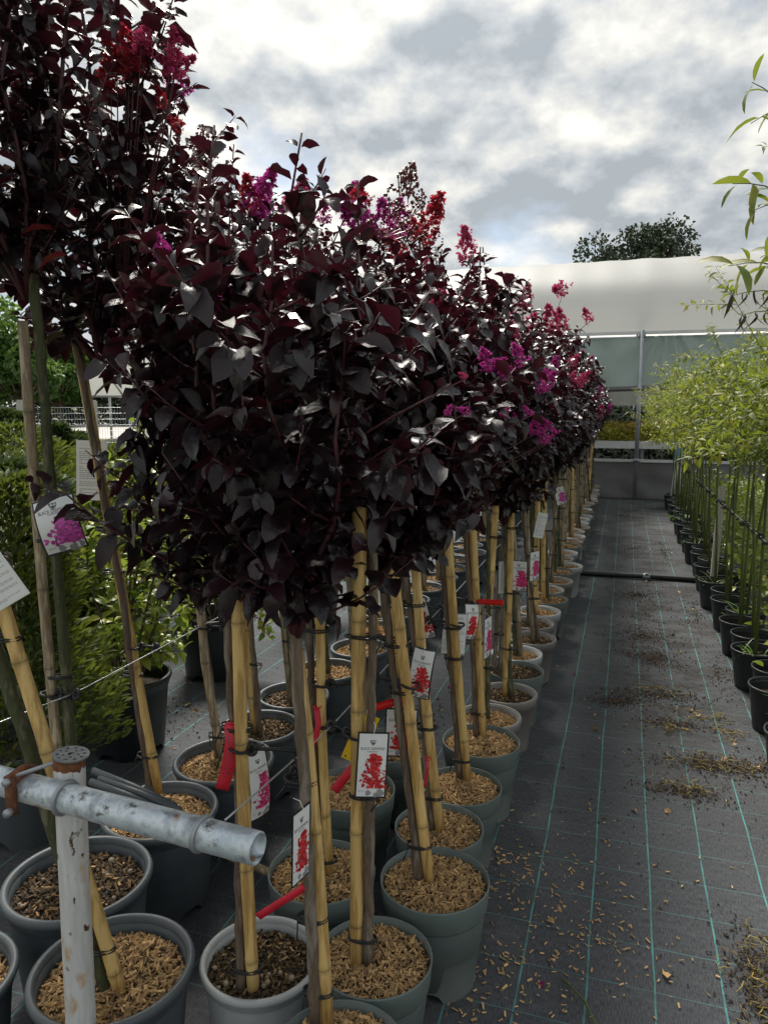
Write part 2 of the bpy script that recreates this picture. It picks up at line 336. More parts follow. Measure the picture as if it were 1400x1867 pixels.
# ------------------------------------------------------------------ ground
XS0_, XS1_ = -5.5, 12.4
def sheet(name, x0, x1, y0, y1, z, mt, nx=1, ny=1, zf=None):
    X, Y = np.meshgrid(np.linspace(x0, x1, nx+1), np.linspace(y0, y1, ny+1)); Z = np.full(X.shape, z) if zf is None else z+zf(X, Y)
    V = np.stack((X.ravel(), Y.ravel(), Z.ravel()), 1)
    Fc = [(j*(nx+1)+i, j*(nx+1)+i+1, (j+1)*(nx+1)+i+1, (j+1)*(nx+1)+i) for j in range(ny) for i in range(nx)]
    return link(name, MB().add(V, Fc).mesh(name, mt), kind='structure')
sheet('ground', -300, 300, -60, 500, -.012, 'earth')
sheet('weed_fabric', -6, 5, -1.5, 13.2, 0, 'fabric', 60, 80, lambda X, Y: .003*np.sin(X*7+np.sin(Y*3))*np.sin(Y*5))
sheet('greenhouse_floor', XS0_, XS1_, 13.2, 22, .004, 'soil')
sheet('gravel_road', -120, -2, 30, 56, -.008, 'gravel')

# ------------------------------------------------------------------ greenhouse along the end of the path
GY = 13.4
gh = thing('greenhouse', 'long white film greenhouse with rolled up side curtain at the end of the path', 'greenhouse', (0, GY, 0))
def ribbon_surf(prof_fn, xs, us, mt, name, parent, **k):
    V = np.array([prof_fn(x, u) for x in xs for u in us]); m = len(us)
    Fc = [(i*m+j, i*m+j+1, (i+1)*m+j+1, (i+1)*m+j) for i in range(len(xs)-1) for j in range(m-1)]
    return link(name, MB().add(V, Fc).mesh(name, mt), parent, **k)
XS0, XS1 = -5.6, 12.5
hoops = [.2+2.9*k for k in range(-1, 5)]
def roofp(x, u):
    a = u*math.pi; y = 4.2-4.2*math.cos(a); z = 2.76+1.75*math.sin(a)**.8
    d = min(abs(x-h) for h in hoops); sag = .010*math.exp(-(d/.25)**2)
    return (x, y, z+sag-.02*math.sin(x*9+u*7)*.3)
ribbon_surf(roofp, np.linspace(XS0, XS1, 190), np.linspace(0.0, 1, 36), 'film', 'roof_film', gh)
for k, hx in enumerate(hoops):
    link('hoop', MB().tube([(hx, 4.2+(roofp(hx, u)[1]-4.2)*.975, 2.5+(roofp(hx, u)[2]-2.5)*.95) for u in np.linspace(0.01, .99, 24)], .03, 8).mesh('hoop', 'steel'), gh)
    p = MB(); p.tube([(hx, -.16, 0), (hx, -.16, 2.80)], .036, 10); p.box((hx, -.16, .66), (.10, .10, .05)); p.box((hx, -.11, 2.72), (.11, .14, .08)); p.box((hx, -.15, 1.85), (.09, .12, .04))
    link('post', p.mesh('post', 'steel'), gh)
    link('rear_post', MB().tube([(hx, 8.4, 0), (hx, 8.4, 2.72)], .03, 8).mesh('rear_post', 'steel'), gh)
link('gutter_rail', MB().box(((XS0+XS1)/2, -.035, 2.765), (XS1-XS0, .05, .05)).box(((XS0+XS1)/2, -.03, 2.70), (XS1-XS0, .03, .02)).mesh('gutter_rail', 'white_metal', False), gh)
def curt(x, u):
    z = 2.70-u*.84; pleat = .0
    for cxx in (-1.0+1.6*k for k in range(-7, 10)):
        dx = x-cxx; r_ = math.hypot(dx, (2.85-z)*.7)+.05; an_ = math.atan2(dx, (2.85-z)*.7+.05); pleat += .07*math.sin(an_*13)*math.exp(-r_*1.3)
    return (x, -.06+pleat, z+.01*math.sin(x*3))
ribbon_surf(curt, np.linspace(XS0, XS1, 480), np.linspace(0, 1, 14), 'curtain', 'side_curtain', gh)
rl = MB(); rl.tube([(x, -.07, 1.85+.012*math.sin(x*2.1)) for x in np.linspace(XS0, XS1, 80)], .045, 10)
link('curtain_roll', rl.mesh('curtain_roll', 'film_grey'), gh)
def lowf(x, u):
    z = u*.63; return (x, -.05+.05*math.sin(x*1.7+u*2)*(1-u)*u*3+.02*math.sin(x*6+u*9+math.sin(x*2))*(1-u)+.012*math.sin(x*14+u*5)*(1-u), z)
ribbon_surf(lowf, np.linspace(XS0, XS1, 420), np.linspace(0, 1, 16), 'film_grey', 'lower_film', gh)
link('film_batten', MB().box(((XS0+XS1)/2, -.06, .645), (XS1-XS0, .05, .045)).mesh('film_batten', 'white_metal', False), gh)
ribbon_surf(lambda x, u: (x, 8.4, u*2.76), np.linspace(XS0, XS1, 4), np.linspace(0, 1, 3), 'rear_shade_painted', 'rear_film', gh)
link('cross_duct', MB().box((3, 1.5, 1.72), (16, .5, .3)).mesh('cross_duct', 'white_metal', False), gh)
for sx in (XS0, XS1):
    V = [(sx, 4.2, 0)]+[(sx, 0, 0)]+[roofp(sx, u) for u in np.linspace(0, 1, 20)]+[(sx, 8.4, 0)]
    link('end_film', MB().add(V, [(0, i, i+1) for i in range(1, len(V)-1)]).mesh('end_film', 'film'), gh)
# benches with bedding plants inside
def plant_mass(n, size, box, mt, seed, tfun=None, T=LT[0], up=.5):
    r = np.random.default_rng(seed); P = r.uniform(size=(n, 3))*(np.array(box[1])-np.array(box[0]))+np.array(box[0])
    lump = .5+.5*np.sin(P[:, 0]*5.2+seed)*np.sin(P[:, 0]*1.7+P[:, 1]*3); z0, z1 = box[0][2], box[1][2]
    P[:, 2] = z0+(P[:, 2]-z0)*(.68+.32*lump)
    D = rand_dirs(n, r); D[:, 2] = np.abs(D[:, 2])*up+.15
    tn = r.uniform(size=n)**2 if tfun is None else tfun(P, r)
    return MB().inst(T[0], T[1], frames(D, r.uniform(-1, 1, n)), P, r.uniform(.6, 1.2, n)*size, tn)
for i, (x0, x1, y, z) in enumerate(((-5.2, 2.35, GY+.6, .93), (2.55, 9.5, GY+.5, .93))):
    b = thing('plant_bench', ('white edged growing bench behind the grey film wall, beside the open side' if i == 0 else 'white edged growing bench carrying red flowers inside the greenhouse'), 'bench', ((x0+x1)/2, y, 0))
    wd = x1-x0
    link('bench_top', MB().box((0, .7, z-.05), (wd, 1.4, .04)).mesh('bench_top', 'white_metal', False), b)
    link('bench_edge', MB().box((0, -.02, z-.05), (wd, .04, .13)).mesh('bench_edge', 'white_metal', False), b)
    for sx in np.linspace(-.46, .46, 5):
        for yy in (.15, 1.25): link('leg', MB().box((sx*wd, yy, (z-.07)/2), (.05, .05, z-.07)).mesh('leg', 'steel', False), b)
    st = link('bedding_plants', plant_mass(9000 if i == 0 else 7000, .085, ((x0+.05, y+.05, z-.02), (x1-.05, y+1.3, z+.36)), 'bed_yellow' if i == 0 else 'bed_red', 3+i,
              (lambda P, r: np.clip((P[:, 2]-1.1)*3+r.normal(0, .25, len(P))+.25*np.sin(P[:, 0]*2.3), 0, 1)) if i == 0 else None).mesh('bedding_plants', 'bed_yellow' if i == 0 else 'bed_red'))
    st['kind'] = 'stuff'; st['label'] = 'yellow and orange bedding plants massed on the greenhouse bench' if i == 0 else 'red bedding flowers massed on the greenhouse bench'; st['category'] = 'plants'
for k, (x, y, h) in enumerate(((-.6, 16.0, 1.9), (.5, 16.6, 1.8), (1.5, 16.2, 2.0), (2.7, 16.4, 1.7), (-1.7, 16.4, 2.0), (3.8, 16.5, 1.9), (4.9, 16.2, 1.8))):
    t = thing('greenhouse_plant', 'dark leafy plant standing behind the benches inside the greenhouse', 'plant', (x, y, 0), group='tall plants inside the greenhouse')
    link('crown', plant_mass(900, .12, ((-.6, -.5, .3), (.6, .5, h)), 'tree_leaf', 30+k).mesh('crown', 'far_leaf'), t, kind='stuff')
    link('stem', MB().tube([(0, 0, 0), (0, 0, h*.8)], .03, 6).mesh('stem', 'bark'), t)

# ------------------------------------------------------------------ far left background
def tree(name, label, loc, h, rad, trunk_h, mt, n, leaf, seed, group=None, cat='tree', squash=1.0, lumps=26):
    r = np.random.default_rng(seed); t = thing(name, label, cat, loc, group=group); b = MB()
    b.tube([(0, 0, 0), (.02*h, 0, trunk_h*.5), (-.01*h, .01*h, trunk_h), (0, 0, h*.72)], [.03*h, .024*h, .018*h, .006*h], 8)
    cen = []
    for k in range(lumps):
        d = rand_dirs(1, r)[0]; q = r.uniform(.35, 1)**.6
        c = np.array((d[0]*rad*q, d[1]*rad*q, trunk_h+(h-trunk_h)*(.5+.42*d[2]*q*squash))); cen.append(c)
        b.tube([(0, 0, trunk_h*.9+r.uniform(0, .2)*h), c*np.array((.5, .5, .55))+np.array((0, 0, .4*trunk_h)), c], [.010*h, .006*h, .002*h], 5)
    link('trunk', b.mesh('trunk', 'bark'), t)
    cen = np.array(cen); idx = r.integers(0, lumps, n); lr = rad*r.uniform(.22, .42, lumps)
    D = rand_dirs(n, r); q = r.uniform(.2, 1, n)**.5
    P = cen[idx]+D*(lr[idx]*q)[:, None]*np.array((1, 1, .8))
    P[:, 2] = np.maximum(P[:, 2], trunk_h*.55)
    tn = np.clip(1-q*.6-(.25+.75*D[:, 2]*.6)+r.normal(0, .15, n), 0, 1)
    Dl = D+rand_dirs(n, r)*.8
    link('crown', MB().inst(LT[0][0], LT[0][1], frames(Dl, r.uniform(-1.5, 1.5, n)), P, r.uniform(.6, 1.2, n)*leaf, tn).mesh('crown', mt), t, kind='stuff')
    return t
def far(px, d):
    X, Y, u = ray(px, 738); q = math.hypot(X, Y); return X/q*d, Y/q*d
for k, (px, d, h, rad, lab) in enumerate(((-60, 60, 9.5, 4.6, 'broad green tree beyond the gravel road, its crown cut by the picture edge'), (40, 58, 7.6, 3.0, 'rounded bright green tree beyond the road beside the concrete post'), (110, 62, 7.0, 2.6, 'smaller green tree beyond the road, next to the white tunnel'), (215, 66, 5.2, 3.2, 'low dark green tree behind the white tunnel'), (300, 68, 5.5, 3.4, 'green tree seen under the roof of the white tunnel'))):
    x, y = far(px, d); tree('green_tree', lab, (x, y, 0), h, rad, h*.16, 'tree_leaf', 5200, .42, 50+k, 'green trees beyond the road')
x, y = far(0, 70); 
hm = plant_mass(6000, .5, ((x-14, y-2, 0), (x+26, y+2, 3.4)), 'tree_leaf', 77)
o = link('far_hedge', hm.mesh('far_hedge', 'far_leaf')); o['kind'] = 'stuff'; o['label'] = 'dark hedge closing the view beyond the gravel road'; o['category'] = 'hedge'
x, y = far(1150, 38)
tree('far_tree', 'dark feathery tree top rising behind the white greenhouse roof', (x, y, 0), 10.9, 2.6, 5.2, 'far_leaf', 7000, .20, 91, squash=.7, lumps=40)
# white tunnel
x, y = far(330, 34)
tn_ = thing('tunnel_greenhouse', 'white arched film tunnel on steel legs behind the green shrubs', 'greenhouse', (x, y, 0), R(22))
def arch(x_, u): a = math.pi*u; return (-4.0*math.cos(a), x_, 1.95+2.3*math.sin(a)**.75)
ribbon_surf(arch, np.linspace(0, 14, 12), np.linspace(0, 1, 30), 'film', 'roof_film', tn_)
V = [(0, 0, 1.95)]+[arch(0, u) for u in np.linspace(0, 1, 30)]
link('end_film', MB().add(np.array(V)+np.array((0, .03, 0)), [(0, i, i+1) for i in range(1, 30)]).mesh('end_film', 'film'), tn_)
for yy in (0, 3.5, 7, 10.5, 14):
    link('hoop', MB().tube([np.array(arch(yy, u))+np.array((0, -.04, .0)) for u in np.linspace(0, 1, 24)], .05, 6).mesh('hoop', 'steel'), tn_)
    for sx in (-4, 4): link('post', MB().tube([(sx, yy, 0), (sx, yy, 1.95)], .06, 6).mesh('post', 'steel'), tn_)
link('crossbar', MB().tube([(-4, 0, 1.95), (4, 0, 1.95)], .05, 6).tube([(-2.4, -.03, 1.95), (-3.3, -.03, 3.3)], .04, 6).mesh('crossbar', 'steel'), tn_)
# fence with posts along the road
fx0, fy0 = far(-120, 27); fx1, fy1 = far(420, 27)
fe = thing('wire_fence', 'wire mesh fence on concrete posts in front of the gravel road', 'fence', (0, 0, 0))
for k in range(5):
    q = k/4; xx, yy = fx0+(fx1-fx0)*(q*.97+.022), fy0+(fy1-fy0)*(q*.97+.022)
    p = MB(); p.box((xx, yy, .85), (.16, .16, 1.7)); p.box((xx, yy, 1.72), (.12, .12, .05)); link('fence_post', p.mesh('fence_post', 'concrete', False), fe)
msh = MB()
for z in np.linspace(.15, 1.5, 8): msh.tube([(fx0, fy0, z), (fx1, fy1, z)], .006, 4)
for q in np.linspace(0, 1, 110): msh.tube([(fx0+(fx1-fx0)*q, fy0+(fy1-fy0)*q, .1), (fx0+(fx1-fx0)*q, fy0+(fy1-fy0)*q, 1.5)], .005, 4)
link('mesh_wire', msh.mesh('mesh_wire', 'steel'), fe)

# conifers and shrubs on the left
def conifer(loc, h, rad, label, mt, n, leaf, seed, stem=0.0, shape='cone', name='conifer', group=None, pot=None):
    r = np.random.default_rng(seed); t = thing(name, label, 'shrub', loc, group=group)
    u = r.uniform(size=n); z = stem+(h-stem)*u
    if shape == 'ball': prof = rad*np.sqrt(np.clip(1-(2*u-1)**2, .02, 1))
    elif shape == 'bush': prof = rad*np.sqrt(np.clip(1-u**3, .03, 1))*(.8+.2*np.sin(u*9))
    else: prof = rad*(1-u)**.7*(.85+.3*r.uniform(size=n))+.02
    an = r.uniform(0, 6.283, n); q = r.uniform(.25, 1, n)**.45; lump = 1+.16*np.sin(an*5+z*13)+.12*np.sin(an*3-z*21)
    P = np.stack((prof*q*lump*np.cos(an), prof*q*lump*np.sin(an), z), 1)
    D = np.stack((np.cos(an), np.sin(an), np.full(n, .9)), 1)+rand_dirs(n, r)*.55
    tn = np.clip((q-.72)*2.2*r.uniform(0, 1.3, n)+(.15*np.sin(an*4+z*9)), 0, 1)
    T = leaf_template(.26, .2, .2, .5, 9, ns=4)
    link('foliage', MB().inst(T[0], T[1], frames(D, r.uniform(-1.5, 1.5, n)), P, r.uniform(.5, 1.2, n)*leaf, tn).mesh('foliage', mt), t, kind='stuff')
    b = MB(); b.tube([(0, 0, .02), (.01, 0, max(stem, .2)), (0, 0, h*.8)], [.018, .016, .006], 7); link('stem', b.mesh('stem', 'bark'), t)
    return t

# ------------------------------------------------------------------ pots
def pot_meshes(kind):
    b = MB(); rim = MB()
    if kind == 'sage':      # thin lip, plain upper band, tapering wall, cut-out feet
        n = 56; prof = [(.118, .0), (.119, .02), (.138, .215), (.143, .217), (.1485, .283), (.1475, .285), (.1455, .284), (.141, .22), (.118, .03), (.0, .03)]
        rimprof = [(.1415, .2175), (.1445, .222), (.1505, .2835), (.1495, .2875), (.1465, .2875), (.1455, .284)]
    elif kind == 'rolled':  # heavy rolled rim
        n = 56; prof = [(.135, 0), (.137, .02), (.160, .27), (.162, .30), (.158, .30), (.154, .27), (.133, .03), (0, .03)]
        rimprof = [(.1605, .262), (.1645, .266), (.168, .285), (.173, .289), (.177, .299), (.174, .309), (.167, .312), (.160, .308), (.157, .296), (.158, .28)]
    elif kind == 'band':    # wide turned-down collar
        n = 48; prof = [(.110, 0), (.112, .02), (.132, .225), (.140, .228), (.140, .28), (.134, .28), (.128, .22), (.110, .03), (0, .03)]
        rimprof = [(.1345, .2265), (.146, .2265), (.1535, .276), (.151, .2845), (.144, .286), (.1385, .282), (.1365, .25)]
    else:                   # thin black grower's pot
        n = 40; prof = [(.095, 0), (.097, .01), (.122, .21), (.1235, .222), (.121, .222), (.118, .2), (.093, .02), (0, .02)]
        rimprof = [(.1225, .209), (.1275, .211), (.129, .222), (.1275, .227), (.1225, .2275), (.1205, .223), (.1195, .212)]
    b.lathe(prof, n)
    V = b.v[0]                       # scallop the foot
    an = np.arctan2(V[:, 1], V[:, 0]); low = (np.abs(V[:, 2]) < .001)
    notch = np.clip(np.cos(an*4)*1.6-.35, 0, 1)**.7*(.028 if kind in ('sage', 'rolled') else .012)
    V[low, 2] += notch[low]
    l2 = np.abs(V[:, 2]-.02) < .0005; V[l2, 2] += notch[l2]*.8
    if kind == 'rolled':
        flu = (V[:, 2] > .015) & (V[:, 2] < .29) & (np.hypot(V[:, 0], V[:, 1]) > .13)
        V[flu, :2] *= (1+.006*np.sign(np.sin(an[flu]*14)))[:, None]
    rim.lathe(rimprof, n)
    return b, rim
POT = {}
def pot_mesh(kind, mt):
    if (kind, mt) not in POT:
        b, r_ = pot_meshes(kind); POT[(kind, mt)] = (b.mesh('pot', mt), r_.mesh('rim', mt))
    return POT[(kind, mt)]
INNER = {'sage': (.143, .258), 'rolled': (.156, .265), 'band': (.133, .245), 'black': (.117, .185)}
BOX = np.array([(x, y, z) for x in (-.5, .5) for y in (-.5, .5) for z in (-.5, .5)], float)
BOXF = np.array([(0, 1, 3, 2), (4, 6, 7, 5), (0, 4, 5, 1), (2, 3, 7, 6), (1, 5, 7, 3)])
def chip_cloud(P, r, size=(.017, .0045, .002), tilt=.5, tl=(.35, 1.15)):
    n = len(P); D = rand_dirs(n, r); D[:, 2] *= tilt
    sc = np.stack((np.full(n, size[1]), np.full(n, size[0]), np.full(n, size[2])), 1)*r.uniform(.5, 1.35, (n, 1))*r.uniform(.75, 1.25, (n, 3))
    return BOX, BOXF, frames(D, r.uniform(-1.2, 1.2, n)), P, sc, r.uniform(*tl, n)
def bed_disc(rad, seed, amp=.01, mt='soil', n=30, k=9):
    r = np.random.default_rng(seed); b = MB(); V = [(0, 0, amp)]; Fc = []
    for i in range(1, k+1):
        q = i/k
        for j in range(n):
            a = 2*math.pi*j/n; V.append((rad*q*math.cos(a), rad*q*math.sin(a), amp*(1-q*q)+r.normal(0, .0028)*(q < .98)))
    Fc += [(0, 1+j, 1+(j+1) % n) for j in range(n)]
    Fc += [(1+(i-1)*n+j, 1+i*n+j, 1+i*n+(j+1) % n, 1+(i-1)*n+(j+1) % n) for i in range(1, k) for j in range(n)]
    return b.add(V, Fc)
def disc_pts(n, r, rad, z0=.004, amp=.012):
    q = np.sqrt(r.uniform(size=n))*rad*.97; a = r.uniform(0, 6.283, n)
    return np.stack((q*np.cos(a), q*np.sin(a), z0+amp*(1-(q/rad)**2)+r.uniform(0, .006, n)), 1)
MULCH = {'chips': [], 'soil': [], 'far': []}
for s_ in range(4):
    r = np.random.default_rng(200+s_)
    MULCH['chips'].append((bed_disc(1*.15, s_, .012).mesh('bed', 'chip_bed'), MB().inst(*chip_cloud(disc_pts(1500, r, .148), r)).mesh('bark_chips', 'chips', False)))
for s_ in range(3):
    r = np.random.default_rng(230+s_)
    Pb = disc_pts(900, r, .148, .003, .008)
    cm = MB().inst(*chip_cloud(Pb, r, (.010, .005, .004), .7, (.05, .26))); cm.inst(*chip_cloud(disc_pts(120, r, .148, .004, .01), r, tl=(.3, .85)))
    MULCH['soil'].append((bed_disc(.15, 10+s_, .008).mesh('bed', 'soil'), cm.mesh('bark_chips', 'chips', False)))
r = np.random.default_rng(240)
MULCH['far'].append((bed_disc(.15, 20, .01).mesh('bed', 'chip_bed'), MB().inst(*chip_cloud(disc_pts(500, r, .148), r, (.022, .007, .003), tl=(.3, .9))).mesh('bark_chips', 'chips', False)))
PEB = MB().lathe([(.0, -.5), (.42, -.35), (.55, 0), (.4, .38), (0, .5)], 7).mesh('pebble', 'pebble')

# ------------------------------------------------------------------ crape myrtle crowns
def shoot_leaves(pts, spacing, size, r, acc, skip=0.0, tipsmall=True):
    pts = np.asarray(pts); seg = np.linalg.norm(np.diff(pts, axis=0), axis=1); cum = np.concatenate(([0], np.cumsum(seg))); Ln = cum[-1]
    d = skip*Ln+spacing; ang = r.uniform(0, 6.28)
    while d < Ln:
        p = np.array([np.interp(d, cum, pts[:, i]) for i in range(3)]); p2 = np.array([np.interp(min(Ln, d+.01), cum, pts[:, i]) for i in range(3)]); p1 = np.array([np.interp(d-.01, cum, pts[:, i]) for i in range(3)])
        tg = p2-p1; tg /= np.linalg.norm(tg)+1e-9
        a = np.cross(tg, (0.3, .2, 1)); a /= np.linalg.norm(a)+1e-9; b_ = np.cross(tg, a); ang += 1.57+r.normal(0, .25)
        for k in (0, math.pi):
            sd = math.cos(ang+k)*a+math.sin(ang+k)*b_
            dr = sd*r.uniform(.7, 1.1)+tg*r.uniform(.15, .9)+np.array((0, 0, r.uniform(-.35, .35)))
            s = size*r.uniform(.65, 1.2)*(1-.45*max(0, (d/Ln-.75)/.25) if tipsmall else 1)
            acc.append((p+sd*.004, dr, s))
        d += spacing*r.uniform(.75, 1.25)
def crown_mesh(seed, h, rad, shoots=9, size=.058, spacing=.032, side=6, cone=0.75, red=.15):
    r = np.random.default_rng(seed); acc = []; tw = MB(); tips = []
    for k in range(shoots):
        a = 2*math.pi*(k+r.uniform(-.3, .3))/shoots; top = h*r.uniform(.62, 1.0) if k else h
        rr = rad*r.uniform(.35, .95)*(1 if k else .15); t = np.linspace(0, 1, 9)
        out_ = rr*(np.sin(np.minimum(t*1.9, 1.57)))*(1-(1-cone)*np.maximum(0, t-.55)/.45)
        wob = r.normal(0, .012, (9, 2)); wob[0] = 0
        p = np.stack((out_*math.cos(a)+wob[:, 0], out_*math.sin(a)+wob[:, 1], top*t), 1)
        tw.tube(p, np.linspace(.0078, .0022, 9), 6); tips.append(p[-1])
        shoot_leaves(p, spacing, size, r, acc, .08)
        for s_ in range(side):
            q = r.uniform(.04, .85); i = q*8; i0 = int(i); base = p[i0]+(p[min(8, i0+1)]-p[i0])*(i-i0)
            a2 = a+r.normal(0, .95); ln = rad*r.uniform(.45, 1.0)*(1.15-.5*q)
            dr = np.array((math.cos(a2), math.sin(a2), r.uniform(-.15, .9))); dr /= np.linalg.norm(dr)
            t4 = np.linspace(0, 1, 5)[:, None]; sp = base+dr*ln*t4+np.array((0, 0, .35*ln))*t4**2
            tw.tube(sp, np.linspace(.0035, .0012, 5), 5); shoot_leaves(sp, spacing*.9, size*.92, r, acc, .1)
            if r.uniform() < .3: tips.append(sp[-1])
    P = np.array([x[0] for x in acc]); D = np.array([x[1] for x in acc]); sz = np.array([x[2] for x in acc]); n = len(P)
    tn = np.where(r.uniform(size=n) < red, r.uniform(.3, .9, n), r.uniform(0, .18, n))*np.clip(.4+P[:, 2]/h, 0, 1.2)
    which = r.integers(0, 4, n); mb = MB(); Rm = frames(D, r.uniform(-.7, .7, n))
    for k in range(4):
        m_ = which == k; mb.inst(LT[k][0], LT[k][1], Rm[m_], P[m_], sz[m_], np.clip(tn[m_], 0, 1))
    return mb.mesh('crown', 'dark_leaf'), tw.mesh('branches', 'dark_twig'), tips, (P, D, sz)
CR = [crown_mesh(300+i, 1.0, .27, shoots=10, size=.066, spacing=.033, side=7) for i in range(6)]       # dense, near rows
CT = [crown_mesh(320+i, 1.10, .30, shoots=9, size=.058, spacing=.034, side=6, cone=.9, red=.1) for i in range(4)]  # tall row
LEAFM = []
for k in range(4):
    LEAFM.append(MB().add(LT[k][0], LT[k][1], .06).mesh('leaf', 'dark_leaf'))
# flower panicles
def panicle(seed, mt, n=90, h=.17, rad=.06):
    r = np.random.default_rng(seed); b = MB(); u = r.uniform(size=n)**.8; an = r.uniform(0, 6.28, n)
    pr = rad*(1-u)**.6*r.uniform(.5, 1.1, n)
    Cn = np.stack((pr*np.cos(an), pr*np.sin(an), h*u), 1); k = 5
    P = np.repeat(Cn, k, 0)+r.normal(0, .004, (n*k, 3)); D = rand_dirs(n*k, r)
    T = leaf_template(.95, .6, .5, 1.2, seed, ns=3)
    b.inst(T[0], T[1], frames(D, r.uniform(-2, 2, n*k)), P, r.uniform(.009, .018, n*k), np.clip(np.repeat(r.uniform(size=n)**2, k)+r.normal(0, .1, n*k), 0, 1))
    return b.mesh('flower_cluster', mt)
PAN = {c: [panicle(400+i, 'petal_'+c) for i in range(2)] for c in ('magenta', 'pink', 'red')}
def bud_mesh(seed):
    r = np.random.default_rng(seed); b = MB(); n = 90; u = r.uniform(size=n); an = r.uniform(0, 6.28, n); pr = .045*(1-u)**.6
    T = np.array([(0, 0, .5), (.5, 0, 0), (0, .5, 0), (-.5, 0, 0), (0, -.5, 0), (0, 0, -.5)]); Fq = np.array([(0, 1, 2), (0, 2, 3), (0, 3, 4), (0, 4, 1), (5, 2, 1), (5, 3, 2), (5, 4, 3), (5, 1, 4)])
    P = np.stack((pr*np.cos(an), pr*np.sin(an), .16*u), 1); b.inst(T, Fq, frames(rand_dirs(n, r)), P, r.uniform(.006, .010, n), np.ones(n))
    for i in range(0, n, 3): b.tube([(0, 0, max(0, P[i][2]-.03)), P[i]], .0012, 3, cap=False)
    return b.mesh('bud_cluster', 'bud')
BUD = [bud_mesh(1), bud_mesh(2)]

# ------------------------------------------------------------------ potted trees
def cane_mesh(p0, p1, rad, mt, seed, flat=None):
    r = np.random.default_rng(seed); p0 = np.asarray(p0); p1 = np.asarray(p1); Ln = np.linalg.norm(p1-p0); ts = [0]; ra = [rad]; tn = [1]
    d = r.uniform(.06, .2)
    while d < Ln-.03:
        for o_, k, c in ((-.012, 1.0, 1), (-.003, 1.10, .75), (0, 1.02, .42), (.004, 1.08, .8), (.014, .99, 1)): ts.append((d+o_)/Ln); ra.append(rad*k); tn.append(c)
        d += r.uniform(.20, .32)
    ts += [1]; ra += [rad*.93]; tn += [.9]; ts = np.array(ts)
    bow = np.sin(ts*math.pi)[:, None]*np.array((r.normal(0, .006), r.normal(0, .006), 0))
    return MB().tube(p0+(p1-p0)*ts[:, None]+bow, np.array(ra), 12, np.array(tn), squash=flat).mesh('stake', mt)
def trunk_mesh(pts, r0, r1, mt, seed, n=26):
    r = np.random.default_rng(seed); pts = np.asarray(pts, float); t = np.linspace(0, 1, n); k = np.linspace(0, 1, len(pts))
    P = np.stack([np.interp(t, k, pts[:, i]) for i in range(3)], 1); P[1:-1, :2] += r.normal(0, .0016, (n-2, 2))
    rad = np.linspace(r0, r1, n)*(1+r.normal(0, .035, n)+.28*(r.uniform(size=n) > .9)); rad[0] *= 1.15
    return MB().tube(P, rad, 9).mesh('trunk', mt)
def tie_mesh(c, axis, rad, seed, strap=.0022, coils=2):
    """black tie wound round stake and trunk, with a loose end"""
    r = np.random.default_rng(seed); b = MB(); t = np.linspace(0, 6.283*coils, 16*coils)
    ax = np.asarray(axis, float); ax /= np.linalg.norm(ax)
    P = np.stack((np.cos(t)*rad[0], np.sin(t)*rad[1], t/6.283*.0055+r.normal(0, .0006, len(t))), 1)
    a = rad[2]; cs, sn = math.cos(a), math.sin(a)
    P = np.stack((P[:, 0]*cs-P[:, 1]*sn, P[:, 0]*sn+P[:, 1]*cs, P[:, 2]), 1)
    P += np.outer(P[:, 2], ax/ax[2]-np.array((0, 0, 1)))
    b.tube(P+np.asarray(c), strap, 6)
    e = np.asarray(c)+P[0]; b.tube([e, e+np.array((.006, -.012, .004)), e+np.array((r.uniform(-.02, .03), -.02, r.uniform(-.035, -.01)))], strap*.8, 5)
    return b.mesh('tie', 'tie')
TREES = []
